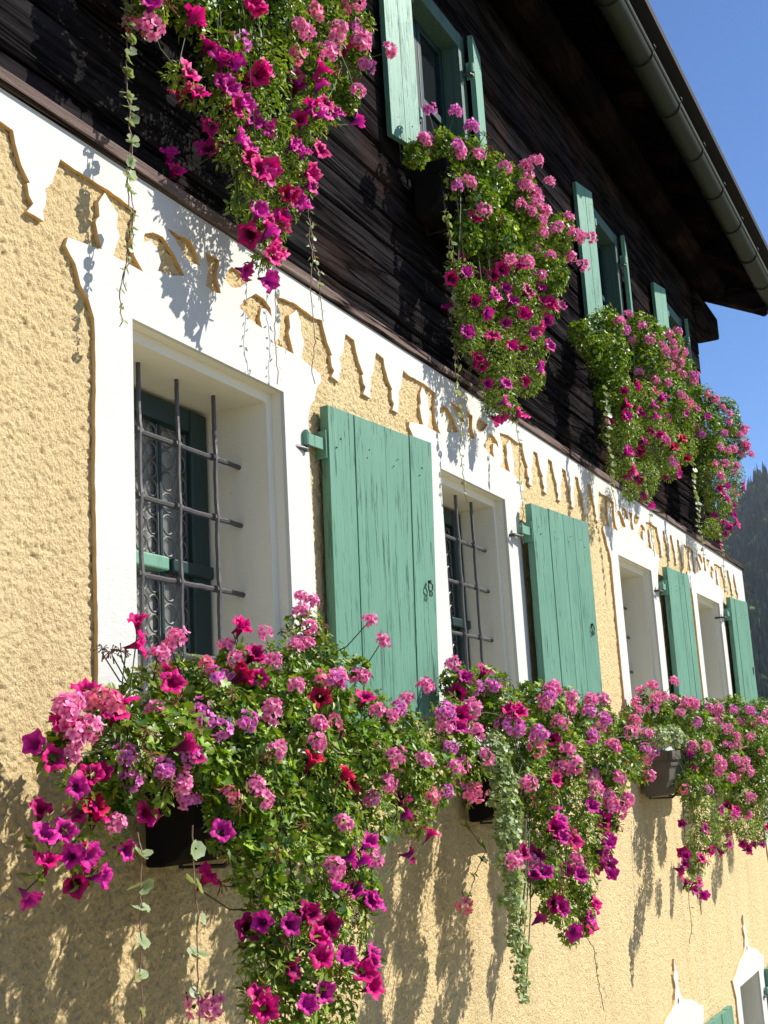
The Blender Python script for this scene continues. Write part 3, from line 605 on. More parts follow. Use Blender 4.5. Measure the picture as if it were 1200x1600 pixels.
BLOOMS={"b1g1":{"p":[2021,-300,185,2033,-315,189,2125,-276,197,2003,-339,136,2000,-323,162,2011,-333,111,2036,-350,137,2498,-225,346,2505,-239,366,2366,-286,312,2135,-339,-52],"c":[2520,-312,294,2139,-326,191,2134,-308,203],"l":[2517,-331,261],"x":[2163,-399,127,2166,-404,81,2376,-322,201,2287,-188,328,2301,-203,320,2313,-218,322]},"b1g2":{"p":[2737,-227,363,2698,-283,322,3258,-158,553,3276,-184,539,3234,-170,504,3226,-201,453,3214,-169,408,3200,-209,403,3327,-348,468,3448,-327,415,3403,-278,314,3390,-249,319,3543,-421,276,3521,-364,241,2665,-403,192,2662,-396,175,2752,-480,145,3066,-531,64,3339,-491,50,2454,-475,4,3244,-440,178,3771,-385,152,3636,-462,29,3015,-175,423,2797,-327,319,2731,-433,242],"l":[2682,-260,270,2436,-347,183,2431,-362,158,2444,-399,136,2490,-439,149,2351,-360,-5,2365,-370,-15,2942,-429,262,3306,-435,204,3769,-389,206,3730,-409,90,3606,-438,-39],"c":[2384,-452,-11,2918,-398,269,2942,-423,157,3424,-469,-53],"x":[2480,-405,217,2486,-495,76,3008,-511,94,2391,-475,-37]},"b1p1":{"M":[2140,-258,223,2172,-331,200,2142,-334,173,1995,-322,153,2495,-220,295,2370,-319,246,1972,-299,-110,2230,-346,-36,2328,-256,390,2339,-256,337],"D":[2269,-426,101,2292,-429,78,2101,-335,47,1990,-268,-17,2058,-297,-162],"V":[2023,-331,24,2087,-280,-26,2022,-318,-107,2046,-337,-109,2091,-337,-155,1947,-276,-179,1948,-290,110],"R":[2096,-314,-18]},"b1p2":{"M":[2400,-378,-182,2752,-264,412,2754,-267,412,2707,-341,270,2695,-302,278,3213,-378,239,3449,-451,-150,2549,-573,-369,2410,-510,-452,2819,-557,-475],"R":[2695,-302,283,2902,-404,223,2697,-489,62,2799,-523,23,2973,-448,-1],"V":[2361,-446,-86,3362,-413,-96,2906,-523,-147,2829,-513,-177,2857,-534,-185,2872,-490,-256,2952,-497,-290,3418,-393,-213,2497,-561,-460,2440,-491,-281,2767,-516,-400,2958,-485,-442],"D":[2731,-313,332,2733,-315,332,3335,-418,-48,2529,-555,-274,2499,-524,-385,2532,-555,-275,2445,-450,-295,2651,-540,-313]},"b1g3":{"p":[3031,-473,-45,2754,-534,-97,2363,-365,-441,2382,-392,-447],"x":[2546,-544,-86,2445,-530,-135,2416,-402,-197]},"u0p":{"M":[3036,-215,2392,3087,-186,2185,3091,-212,2200,2887,-200,2140,3444,-225,2382,3311,-201,2134,3445,-205,2087,2986,-202,1851,3010,-223,1821,3313,-234,1936,3107,-203,1593,3088,-134,2179,3785,-152,2673,2782,-157,2226,2773,-100,1990,2843,-30,1797,3036,-215,2389],"V":[2936,-224,2002,3038,-168,2027,3047,-185,2011,2913,-206,2123,3461,-205,2341,3391,-248,2182,3407,-141,2358,3858,-152,2404,3078,-215,1992,2986,-195,1888,3038,-227,1804,3219,-228,1992,3241,-246,1975,3375,-199,1926,3240,-245,1791,3184,-190,1740,3042,-229,1631,3140,-181,1632,3050,-133,1527,3096,-187,1500,2986,-227,1671,2884,-206,2030,2818,-30,1837,2875,-181,2132,2918,-113,1953,2879,-187,2048,2571,-150,2147],"D":[3425,-133,2337,3000,-183,1613,2856,-150,2175,2891,-117,1862],"R":[3160,-234,1797]},"u0g":{"p":[3332,-203,2488,3375,-203,2489,3607,-217,2622,3837,-199,2721,3844,-179,2889,3819,-197,2685,3922,-267,2692,3776,-189,2473,2608,-122,2098],"l":[3939,-118,2850,3878,-182,2633],"c":[3821,-134,2860,3393,-164,2415,3534,-164,2666,2597,-75,2108]},"u1g":{"l":[4758,-72,2916,4809,-173,2898,5112,-132,2978,4805,-27,2810,4838,-159,2747],"p":[5254,-232,2810,5665,-213,3004,5672,-266,3020,5607,-215,2873,5674,-242,2859,5735,-304,2921,5557,-206,2751,5581,-245,2716,5634,-274,2679,5684,-262,2632,6167,-177,2859,6572,-151,3102,6273,-251,2863,6331,-270,2861,6349,-325,2851,6043,-351,2569,5899,-227,2600,6182,-199,2878,4954,-160,2619,6192,-70,2783,5214,-249,2327,5265,-299,2318,5875,-174,2498,6351,-200,2773,4992,-206,2488,5629,-229,2931,5621,-263,2769,5688,-285,2749],"x":[5152,-185,2942,5183,-195,2894,5196,-194,2350]},"u1p":{"M":[4991,-165,2467,4818,-97,2129,5198,-155,2265,5236,-276,2297,5889,-175,2363,5931,-220,2332,4978,-128,1802,4998,-139,1769,4973,-212,1887,5030,-277,1845,5545,-148,2008,5285,-265,2080,5427,-190,1806,5280,-212,1609,5047,-170,1531,5197,-204,2284],"V":[4979,-88,2296,5218,-79,2305,5238,-198,2205,5957,-162,2283,5629,-261,2026,4889,-221,1962,5265,-175,2046,4879,-48,2027,5062,-222,1687,5044,-145,1697,5253,-128,1603,4783,-167,1853,5911,-157,2444,5247,-221,2140,5382,-263,2016,5512,-247,1882],"D":[5308,-282,2194,4828,-190,2008]},"u2g":{"p":[7948,-195,2862,7945,-117,2772,7976,-228,2765,8756,-199,3041,8758,-220,2980,8776,-223,2928,8843,-245,3086,8788,-203,2893,8888,-232,2872,7854,-160,2517,7902,-247,2462,9004,-212,2808,8858,-272,2927,9088,-272,2776,8005,-307,2452,8394,-312,2474,8448,-182,2351,8027,-90,2989,7977,-323,2661,8919,-203,2858,7839,-294,2035],"c":[8478,-333,2438],"l":[7925,-322,1911]},"u2p":{"M":[6983,-160,1976,7053,-262,2082,7006,-262,2008,7482,-239,2145,7520,-224,2327,7854,-113,1995,7051,-264,2084,7835,-263,2082],"V":[7516,-317,2187,7608,-359,2251,7545,-315,2122,8648,-273,2416,6997,-254,1788,7833,-150,2059,7833,-261,2077,7838,-292,2035,7006,-268,1999,7858,-107,1996,6992,-255,1782,7829,-157,2046,7027,-232,1645,7436,-215,1606,7504,-232,1556,8166,-207,1870,7588,-356,2243,7378,-188,1720],"R":[7879,-337,1987,7942,-378,2056,7942,-379,2049,7869,-328,1988,8640,-250,2087],"D":[7604,-257,2050,6999,-266,2149,7381,-214,1696]},"u3p":{"V":[9616,-153,2564,9633,-137,2512,9635,-243,2630,9702,-315,2075,9720,-313,1977,10196,-268,2015,9814,-325,1871,9817,-239,1820,9833,-271,1799,9836,-238,1734,9700,-200,1863],"M":[10982,-282,2678,10829,-268,2314,9640,-271,2057,9903,-333,1814,9902,-187,1668],"D":[9711,-156,1872]},"u3g":{"l":[9637,-190,2491,9779,-330,2512],"p":[10692,-186,2973,10710,-237,2911,10956,-257,2778,11047,-286,2822,10969,-280,2704,10734,-211,2843,11004,-243,2617,9866,-330,2388,9823,-279,2413,9863,-295,2289,10506,-273,2410,10484,-245,2362,9615,-292,2144,11012,-306,2695,11112,-307,2629,9873,-277,2820],"c":[9650,-260,2251,9801,-233,2864]},"b2g":{"p":[4270,-96,334,3927,-314,165,3948,-330,35,4135,-290,-54,4307,-194,406,4877,-389,327,4803,-370,267,5233,-339,305,5205,-335,258,5318,-402,291,5695,-346,307,4869,-403,189,4817,-441,81,4815,-397,11,4833,-429,9,4844,-454,26,5374,-376,146,5595,-352,191,5383,-467,89,5328,-381,-35,4878,-521,-75,5379,-423,-124,5393,-424,-156,4141,-440,-286,4410,-392,-310,4759,-456,-332,4409,-415,-33,3941,-353,40,5408,-464,-41,5451,-465,-160,5442,-441,-183,5466,-480,-130],"l":[3925,-319,211,3897,-326,97,4409,-310,318,4385,-355,174,4424,-383,166,4552,-419,138,4827,-384,296,5265,-409,238,5611,-375,215],"c":[4085,-180,-60,4146,-317,-50,4541,-415,83,4115,-260,-418],"x":[4414,-430,-96,4462,-492,-81]},"b2p":{"V":[4114,-238,-13,3934,-356,165,4271,-253,354,5373,-397,-76,4845,-510,-137,5348,-389,-192,4989,-522,-280,4498,-493,-175,4485,-500,-230,5264,-382,-396,5278,-436,-420,4378,-420,-352,4382,-458,-344,4734,-420,-363,4738,-476,-385,4508,-470,-481,4535,-372,-516,4806,-476,-548,4616,-472,-572],"M":[4384,-374,230,4416,-398,223,4410,-238,162,3948,-363,205,4472,-482,-199],"D":[4261,-224,296,4802,-388,123,5337,-410,-215,4430,-415,-286,4210,-447,-264,4500,-449,-461,4431,-269,385]},"b3g":{"p":[7374,-167,457,7356,-93,434,7399,-286,476,7318,-236,389,7768,-184,389,7771,-255,369,7830,-294,358,7293,-80,368,6717,-240,296,6666,-231,245,7281,-202,377,7726,-230,312,6703,-216,188,6680,-206,197,7260,-116,127,7260,-116,37,7717,-278,108,7746,-362,98,7791,-410,15,7817,-393,-51],"l":[7262,-182,323,7271,-155,80],"c":[7465,-266,-142]},"b3p":{"V":[7698,-272,61,7711,-279,-33,7692,-178,-345,7342,-269,-505,7350,-223,-583,7217,-324,-676,7253,-366,-706,7900,-307,-496,8198,-284,-550,7323,-260,-547],"D":[7809,-130,12,7210,-286,-632,7363,-248,-488]},"b4g":{"p":[8892,-163,366,8921,-223,362,8857,-221,274,8836,-279,221,10542,-263,362,9739,-354,279,8865,-332,169,9598,-301,164,8821,-279,98,8882,-321,106,8714,-332,10,8726,-366,-44,8794,-402,-73,8844,-351,-350,8902,-189,320,8771,-393,-4,10549,-253,287],"l":[9586,-200,369,9642,-299,363,9606,-227,286,9672,-315,351],"c":[8719,-329,-105,9636,-346,58]},"b4p":{"M":[8834,-169,201],"D":[8793,-240,-291,8981,-304,-587],"V":[8480,-275,-440,9446,-315,-581,8978,-272,-543,9436,-261,-585]}}
STRANDS={"u0a":[[2530,-90,2214],[2535,-90,2038],[2551,-90,1872],[2547,-90,1679],[2543,-90,1528],[2524,-90,1393],[2493,-90,1186]],"u0b":[[2550,-97,2223],[2536,-97,1958],[2531,-97,1764],[2541,-97,1581],[2535,-97,1431],[2515,-97,1289]],"u0c":[[3468,-132,1914],[3474,-132,1732],[3466,-132,1547],[3459,-132,1279]],"u0d":[[3504,-118,1886],[3527,-118,1755],[3552,-118,1636],[3564,-118,1530]],"u0e":[[3299,-90,1722],[3303,-90,1613],[3291,-90,1456],[3287,-90,1241]],"u1a":[[4819,-90,2540],[4840,-90,2244],[4824,-90,1941],[4822,-90,1649],[4800,-90,1248],[4842,-90,1131]],"u1b":[[4821,-104,2446],[4842,-104,2151],[4815,-104,1876],[4748,-104,1655]],"u1c":[[5435,-132,1677],[5427,-132,1488],[5413,-132,1240],[5389,-132,1025]],"u2a":[[6772,-216,2142],[6733,-216,1831],[6736,-216,1609],[6738,-216,1389]],"u2b":[[7289,-259,1711],[7351,-259,1486],[7348,-259,1213]],"u3a":[[8997,-216,2294],[8980,-216,1955],[9005,-216,1582],[9018,-216,1397]],"u3b":[[9651,-238,1725],[9632,-238,1474],[9640,-238,1230]],"b1a":[[2129,-400,-71],[2107,-420,-132],[2104,-420,-253],[2103,-420,-360],[2097,-420,-452]],"b1b":[[2243,-450,-66],[2235,-460,-181],[2236,-460,-269],[2234,-460,-368],[2233,-460,-477]],"b2a":[[4788,-440,-558],[4919,-440,-668],[4965,-440,-793],[5002,-440,-916]],"b2b":[[4238,-260,-36],[4173,-260,-165],[4247,-300,-258],[4147,-300,-314],[4021,-300,-410]],"b3a":[[6768,-400,-618],[6745,-400,-758],[6668,-400,-889]]}
# ---------------------------------------------------------------- planters
def planter(x0, x1, yb, z0, z1, m_, label, group):
    cxp = (x0 + x1) / 2; o = empty('flower_box', (cxp, yb, z0), label, 'planter', group)
    q = .205 if z0 < 1 else .19; h = z1 - z0
    b = MB(); prof = [(yb - .03, z0), (yb - .03, z1 - .004), (yb - q, z1 - .004), (yb - q, z1 - .012), (yb - q + .004, z0 + h * .66), (yb - q + .016, z0 + h * .62), (yb - q + .026, z0 + h * .36), (yb - q + .050, z0 + h * .18), (yb - q + .085, z0 + h * .06), (yb - q + .13, z0)]
    b.extrude_x(prof, x0, x1); b.build('trough', m_, o, bevel=.008)
    r_ = MB()
    t = .012
    r_.box(x0 - t, x1 + t, yb - q - t, yb - q + .012, z1 - .055, z1); r_.box(x0 - t, x0 + .012, yb - q + .0125, yb - .022, z1 - .055, z1); r_.box(x1 - .012, x1 + t, yb - q + .0125, yb - .022, z1 - .055, z1)
    r_.build('rim', m_, o, bevel=.005)
    s = MB(); s.box(x0 + .013, x1 - .013, yb - q + .014, yb - .031, z1 - .01, z1 - .001); s.build('soil', M['soil'], o)
    for xb in (x0 + .18, x1 - .18):
        k = MB(); k.tube([(xb, yb + .005, z1 - .03), (xb, yb - .01, z0 - .012), (xb, yb - q + .06, z0 - .012), (xb, yb - q - .018, z0 + .05)], .007, 6); k.build('bracket', M['black'], o)
    return o
OR = ['first', 'second', 'third', 'fourth']
BOXES = {}
for i, (c, w, _, _) in enumerate(WIN):
    lab = ['dark planter under the nearest barred window, its end showing below the flowers', 'dark planter under the second barred window, half hidden by trailing leaves', 'grey brown planter whose bare end shows between flower masses under the third lower window', 'planter under the lower window closest to the house corner'][i]
    x0 = c - w - .02; BOXES['b%d' % (i + 1)] = (x0, x0 + 2 * w + .05, -.01, -.175, .085)
    planter(*BOXES['b%d' % (i + 1)], M['pot_grey'] if i == 2 else M['pot_dark'], lab, 'planters under the lower windows')
for i, (c, w) in enumerate(UW):
    lab = ['planter hidden behind flowers at the top left under the upper window', 'dark planter below the upper window with the widest green shutter', 'dark planter below the second pair of upper shutters from the corner', 'planter below the upper window closest to the roof corner'][i]
    x0 = c - w - .04; BOXES['u%d' % i] = (x0, x0 + 2 * w + .08, TY - .015, 2.46, 2.70)
    planter(*BOXES['u%d' % i], M['pot_dark'], lab, 'planters on the dark timber wall')

# ---------------------------------------------------------------- leaves and blooms
def tpl_ger():
    v = [(0, .0, 0)]; L = [(-150, .55), (-122, 1.0), (-88, .66), (-58, 1.05), (-30, .72), (0, 1.15), (30, .72), (58, 1.05), (88, .66), (122, 1.0), (150, .55)]
    for a, r in L: a = math.radians(a); v.append((r * .5 * math.sin(a), r * .5 * math.cos(a), .10 * r * r + (.03 if r < .8 else 0)))
    return np.array(v), [(0, i + 1, i) for i in range(1, 11)], np.array([0] + [1 if r > .9 else .5 for _, r in L], float)
def tpl_pet():
    v = [(0, 0, 0), (-.17, .35, .06), (0, .38, -.02), (.17, .35, .06), (-.13, .72, .05), (0, .75, -.03), (.13, .72, .05), (0, 1.05, -.10)]
    return np.array(v), [(0, 2, 1), (0, 3, 2), (1, 2, 5, 4), (2, 3, 6, 5), (4, 5, 7), (5, 6, 7)], np.array([0, 1, 0, 1, 1, 0, 1, 1.])
def tpl_round():
    v = [(0, .12, 0)]; K = 12
    for k in range(K + 1):
        a = math.radians(-160 + 320 * k / K); r = .5 * (1 + (.06 if k % 2 else -.05)); v.append((r * math.sin(a), .12 + r * math.cos(a), .07 + (.02 if k % 2 else 0)))
    return np.array(v), [(0, i + 1, i) for i in range(1, K + 1)], np.array([0] + [1] * (K + 1), float)
TPL = {'ger': tpl_ger(), 'pet': tpl_pet(), 'rnd': tpl_round()}
def norm(a): return a / (np.linalg.norm(a, axis=-1, keepdims=True) + 1e-9)
def leaves_mesh(kinds):
    """kinds: list of (template, positions, normals, tips, scales, colours, edge colour or None) -> one mesh"""
    V = []; F = []; Cc = []; k0 = 0
    for tp, P_, Nn, T, S, col, edge in kinds:
        tv, tf, rim = TPL[tp]; n = len(P_)
        if n == 0: continue
        T = norm(T - Nn * (T * Nn).sum(-1, keepdims=True)); X = np.cross(T, Nn)
        B = np.stack([X, T, Nn], 1) * S[:, None, None]
        fl = rng.uniform(.3, 1.8, n); tvv = np.repeat(tv[None], n, 0).copy(); tvv[:, :, 2] *= fl[:, None]
        tvv += rng.normal(0, .025, tvv.shape)
        v = np.einsum('nkc,ncd->nkd', tvv, B) + P_[:, None, :]
        V.append(v.reshape(-1, 3)); kk = len(tv)
        offs = (np.arange(n) * kk + k0)
        for f in tf: F.append(offs[:, None] + np.array(f)[None, :])
        cc = np.repeat(col[:, None, :], kk, 1).copy(); cc *= (1 + .18 * (.5 - rim))[None, :, None]
        if edge is not None: m_ = rim > .75; cc[:, m_, :] = cc[:, m_, :] * .35 + np.array(edge) * .65
        Cc.append(cc.reshape(-1, 3)); k0 += n * kk
    V = np.concatenate(V); Cc = np.concatenate(Cc)
    me = bpy.data.meshes.new('foliage')
    loops = np.concatenate([f.ravel() for f in F]); tot = np.concatenate([np.full(len(f), f.shape[1]) for f in F]); st = np.concatenate([[0], np.cumsum(tot)[:-1]])
    me.vertices.add(len(V)); me.vertices.foreach_set('co', V.astype(np.float32).ravel())
    me.loops.add(len(loops)); me.loops.foreach_set('vertex_index', loops.astype(np.int32))
    me.polygons.add(len(tot)); me.polygons.foreach_set('loop_start', st.astype(np.int32)); me.polygons.foreach_set('loop_total', tot.astype(np.int32))
    me.update(calc_edges=True)
    at = me.color_attributes.new('tint', 'FLOAT_COLOR', 'POINT'); at.data.foreach_set('color', np.concatenate([np.clip(Cc, 0, 1), np.ones((len(Cc), 1))], 1).astype(np.float32).ravel())
    return me
PAL = dict(ger=[(.11, .205, .012), (.17, .28, .016), (.05, .12, .014), (.27, .37, .03)],
           pet=[(.15, .23, .025), (.22, .31, .035), (.10, .18, .022), (.27, .34, .06)],
           rnd=[(.20, .29, .12), (.26, .35, .17), (.14, .23, .08)], dark=[(.03, .07, .015)])
def colours(kind, n):
    p = np.array(PAL[kind]); c = p[rng.integers(0, len(p), n)] * rng.uniform(.75, 1.3, (n, 1))
    d = rng.random(n) < .025; c[d] = np.array([.30, .22, .05]); return c
def scatter(clumps, kind, per, size, sub=0.0):
    P_ = []; Nn = []; T = []; S = []
    for cx, cy, cz, r in clumps:
        n = int(per * 4.8 * (r / .1) ** 2)
        d = norm(rng.normal(size=(n, 3))); 
        u = rng.uniform(.25, 1.0, n) ** .55
        p = np.array([cx, cy, cz]) + d * (r * u * 1.02)[:, None] * np.array([1.0, .95, 1.08])
        ok = p[:, 1] < np.where(p[:, 2] > 1.83, .085, -.005)
        p, d = p[ok], d[ok]; n = len(p)
        nn = norm(d * .55 + rng.normal(size=(n, 3)) * .55 + np.array([.15, -.45, .55]))
        t = rng.normal(size=(n, 3)) * .7 + d * .6 + np.array([0, -.2, -.45])
        P_.append(p); Nn.append(nn); T.append(t); S.append(size * .76 * rng.uniform(.6, 1.3, n))
    P_, Nn, T, S = map(np.concatenate, (P_, Nn, T, S))
    return P_, Nn, T, S
# petal prototypes --------------------------------------------------
PC = {'M': ((.80, .012, .24), (.25, .0, .08)), 'V': ((.70, .025, .33), (.25, .01, .20)), 'D': ((.46, .004, .14), (.08, 0, .03)), 'R': ((.62, .010, .07), (.12, 0, .02)),
      'p': ((.90, .25, .50), (.60, .03, .16)), 'l': ((.80, .20, .58), (.45, .05, .35)), 'c': ((.82, .22, .33), (.55, .06, .10))}
def attr_mesh(name, V, F, Cc, m_):
    me = bpy.data.meshes.new(name); me.from_pydata([tuple(v) for v in V], [], F); at = me.color_attributes.new('tint', 'FLOAT_COLOR', 'POINT')
    at.data.foreach_set('color', np.concatenate([np.clip(np.array(Cc), 0, 1), np.ones((len(Cc), 1))], 1).astype(np.float32).ravel()); me.materials.append(m_)
    me.polygons.foreach_set('use_smooth', [True] * len(me.polygons)); return me
def petunia_mesh(t, seed):
    """funnel flower, five ruffled lobes, face along +z, tube behind"""
    r = random.Random(seed); c, th_ = PC[t]; K = 25; V = []; F = []; Cc = []
    rings = [(-.040, .003, 0), (-.026, .005, 0), (-.010, .010, .1), (0, .016, .5), (.005, .025, .9), (.004, .033, 1)]
    ph = [r.uniform(-1, 1) for _ in range(5)]; close = r.uniform(.75, 1.05)
    for zi, (z, rad, e) in enumerate(rings):
        for k in range(K):
            a = 2 * math.pi * k / K; lobe = math.cos(5 * a); l = int(((a / (2 * math.pi)) * 5 + .5)) % 5
            rr = rad * (1 + .15 * e * lobe + .06 * e * r.uniform(-1, 1)) * (1 if zi < 3 else close)
            zz = z + e * .005 * math.cos(10 * a + ph[0]) + e * r.uniform(-.0022, .0022) + e * .006 * ph[l] + (1 - close) * .03 * e
            V.append((rr * math.cos(a), rr * math.sin(a), zz)); mixf = min(1, max(0, (rad - .010) / .013)); s = r.uniform(.82, 1.15) * (1 if abs(lobe) > .25 or zi < 4 else .8) * (.86 if k % 5 == 0 and zi < 5 else 1)
            Cc.append([(th_[q] * (1 - mixf) + c[q] * mixf) * s for q in range(3)])
    for i in range(len(rings) - 1):
        for k in range(K): F.append((i * K + k, i * K + (k + 1) % K, (i + 1) * K + (k + 1) % K, (i + 1) * K + k))
    return attr_mesh('petunia_bloom', V, F, Cc, M['petal'])
def ger_mesh(t, seed):
    """umbel of small five-petalled florets"""
    r = random.Random(seed); c, th_ = PC[t]; V = []; F = []; Cc = []
    nf = r.randint(9, 13) if t != 'c' else r.randint(6, 9)
    dbl = 2 if t == 'l' else 1
    for i in range(nf):
        zc = 1 - 1.5 * (i + .5) / nf; ph = i * 2.4 + r.uniform(-.3, .3); rad = math.sqrt(max(0, 1 - zc * zc)); dirv = Vector((rad * math.cos(ph), rad * math.sin(ph), zc * .8 + .2)).normalized()
        ctr = dirv * r.uniform(.014, .031); X = dirv.orthogonal().normalized(); Y = dirv.cross(X); a0 = r.uniform(0, 6.28)
        for dd in range(dbl):
            for k in range(5):
                a = a0 + dd * .6 + 2 * math.pi * k / 5 + r.uniform(-.15, .15); L = r.uniform(.013, .019) * (1 - .25 * dd); w = L * r.uniform(.30, .42)
                u = X * math.cos(a) + Y * math.sin(a); s = -X * math.sin(a) + Y * math.cos(a); up = dirv; tilt = r.uniform(.1, .7) + dd * .5; b = len(V)
                u2 = (u + up * tilt).normalized()
                pts = [ctr + s * -.0015, ctr + s * .0015, ctr + u2 * L * .55 + s * w, ctr + u2 * L * .55 - s * w, ctr + u2 * L * .92 + s * w * .8 - up * .001, ctr + u2 * L * .92 - s * w * .8 - up * .001, ctr + u2 * L]
                V += pts; F += [(b, b + 1, b + 2, b + 3), (b + 3, b + 2, b + 4, b + 5), (b + 5, b + 4, b + 6)]
                sh = r.uniform(.85, 1.2); tone = [c[q] * sh for q in range(3)]; pale = [min(1, v * .8 + .14) for v in tone] if t in 'pl' else tone
                Cc += [th_, th_] + [tone] * 2 + [pale] * 2 + [pale]
    # hub of short pedicels
    b = len(V); K = 6
    for k in range(K): V.append((.006 * math.cos(k), .006 * math.sin(k), -.012)); Cc.append((.12, .16, .05))
    V.append((0, 0, .004)); Cc.append((.12, .16, .05)); F += [(b + k, b + (k + 1) % K, b + K) for k in range(K)]
    return attr_mesh('flower_head', V, F, Cc, M['petal'])
def dry_mesh(seed):
    r = random.Random(seed); g = MB()
    for i in range(16):
        d = Vector((r.gauss(0, 1), r.gauss(0, 1), r.gauss(.3, 1))).normalized(); g.tube([(0, 0, 0), d * .012 + Vector((0, 0, .002)), d * r.uniform(.02, .03) + Vector((0, 0, -.006))], [.0012, .001, .0022], 4)
    me = bpy.data.meshes.new('dried_head'); me.from_pydata(g.v, [], g.f); me.materials.append(M['dry']); return me
PROTO = {}
for t in 'MVDR': PROTO[t] = [petunia_mesh(t, i * 7 + ord(t)) for i in range(4)]
for t in 'plc': PROTO[t] = [ger_mesh(t, i * 5 + ord(t)) for i in range(4)]
PROTO['x'] = [dry_mesh(i) for i in range(3)]
NM = {**{t: 'petunia_bloom' for t in 'MVDR'}, **{t: 'flower_head' for t in 'plc'}, 'x': 'dried_head'}
def put_bloom(t, p, root, out):
    me = PROTO[t][random.randrange(len(PROTO[t]))]
    o = bpy.data.objects.new(NM[t], me); C.objects.link(o); o.parent = root
    z = (Vector(out) * .6 + Vector((random.gauss(0, .45), random.gauss(0, .35), random.gauss(0, .4))) + (Vector((-.15, -.75, .25)) if t in 'MVDR' else Vector((-.1, -.55, .75)))).normalized()
    s = random.uniform(.88, 1.12) * ((.92 if t in 'MVDR' else .80) if p[0] < 3.9 and p[2] < 1 else 1.12)
    q = z.to_track_quat('Z', 'Y').to_matrix().to_4x4() @ Matrix.Rotation(random.uniform(0, 6.28), 4, 'Z')
    o.matrix_basis = Matrix.Translation(Vector(p) - Vector(root.location)) @ q @ Matrix.Scale(s, 4)
    return o
def plant(key, name, label, cat, group, kind, per, size, extra=None, edge=None):
    bx = BOXES[key[:2]]; cl = [tuple(v / 1000 for v in c) for c in CLUMPS[key]]
    mx = min(max(sum(c[0] for c in cl) / len(cl), bx[0] + .08), bx[1] - .08); base = Vector((mx, bx[2] - .11, bx[4]))
    root = empty(name, base, label, cat, group)
    def shift(me):
        a = np.empty(len(me.vertices) * 3, np.float32); me.vertices.foreach_get('co', a); a = a.reshape(-1, 3) - np.array(base, np.float32); me.vertices.foreach_set('co', a.ravel()); me.update()
    P_, Nn, T, S = scatter(cl, kind, per, size); n = len(P_); kinds = []
    if extra:
        k2, frac, s2 = extra; m_ = rng.random(n) < frac
        # leaf kinds mingle in patches
        m_ = (np.sin(P_[:, 0] * 23 + P_[:, 2] * 17) + rng.normal(0, .5, n)) > (1 - 2 * frac)
        kinds.append((k2, P_[m_], Nn[m_], T[m_], S[m_] * s2 / size, colours(k2, m_.sum()), edge if k2 == 'rnd' else None)); m_ = ~m_
    else: m_ = np.ones(n, bool)
    kinds.append((kind, P_[m_], Nn[m_], T[m_], S[m_], colours(kind, m_.sum()), edge if kind == 'rnd' else None))
    me = leaves_mesh(kinds); shift(me); o = bpy.data.objects.new('foliage', me); me.materials.append(M['leaf']); C.objects.link(o); o.parent = root
    # stems from the box to the clumps
    st = MB()
    for cx, cy, cz, r in cl:
        for _ in range(1 if random.random() < .5 else 0):
            s0 = Vector((min(max(cx + random.uniform(-.1, .1), bx[0] + .04), bx[1] - .04), bx[2] - random.uniform(.07, .17), bx[4] - .004)); e = Vector((cx, cy, cz)) + Vector((random.gauss(0, 1), random.gauss(0, 1), random.gauss(0, 1))) * r * .5
            if e.y > -.02: e.y = -.02
            m1 = Vector((s0.x * .6 + e.x * .4, min(s0.y, e.y) - .04, max(s0.z, e.z) + .05)); pts = [((1 - u) ** 2) * s0 + 2 * u * (1 - u) * m1 + u * u * e for u in [i / 6 for i in range(7)]]
            st.tube([p - base for p in pts], [.0028] * 4 + [.0022] * 3, 4, False)
    fl = dict(BLOOMS.get(key, {})); wl = []
    if kind != 'rnd':     # spent brown heads and buds among the leaves
        for cx, cy, cz, r in cl:
            if random.random() < .42:
                d = Vector((random.gauss(0, .6), -1, random.gauss(.2, .6))).normalized() * r * 1.0; wl += [1000 * (cx + d.x), 1000 * (cy + d.y), 1000 * (cz + d.z)]
        fl['x'] = list(fl.get('x', [])) + wl
        for tt in (('p', 'l') if 'g' in key[2:] else ('V', 'M')):
            ex = []
            for cx, cy, cz, r in cl:
                if random.random() < (.12 if tt == 'l' else .38):
                    d = Vector((random.gauss(-.1, .6), -1, random.gauss(.1, .7))).normalized() * r * 1.02; ex += [1000 * (cx + d.x), 1000 * (cy + d.y), 1000 * (cz + d.z)]
            fl[tt] = list(fl.get(tt, [])) + ex
    cen_ = np.array([c[:3] for c in cl]); rad_ = np.array([c[3] for c in cl])
    for t, arr in fl.items():
        for i in range(0, len(arr), 3):
            p = Vector((arr[i] / 1000, arr[i + 1] / 1000, arr[i + 2] / 1000)); d = np.linalg.norm(cen_ - np.array(p), axis=1) - rad_; j = int(d.argmin()); out = (p - Vector(cen_[j])); out = out.normalized() if out.length > 1e-4 else Vector((0, -1, 0))
            b = put_bloom(t, p, root, out); z = b.matrix_basis.to_3x3() @ Vector((0, 0, 1)); a = p - z * (.035 if t in 'MVDR' else .008); e = Vector(cen_[j]).lerp(p, .15)
            if d[j] > .10 and p.z < cen_[j][2] - .05: e = a + Vector((random.uniform(-.02, .02), .01, .03))
            m1 = a.lerp(e, .5) - z * .01 + Vector((0, 0, -.015)); st.tube([q - base for q in (a, m1, e)], [.0016, .0018, .0022], 5, False)
    sm = bpy.data.meshes.new('stems'); sm.from_pydata(st.v, [], st.f); fo = o.data; k0 = len(fo.polygons); b_ = bmesh.new(); b_.from_mesh(fo); b_.from_mesh(sm); b_.faces.ensure_lookup_table()
    for f_ in b_.faces[k0:]: f_.material_index = 1
    b_.to_mesh(fo); b_.free(); fo.materials.append(M['stem'])
    return root
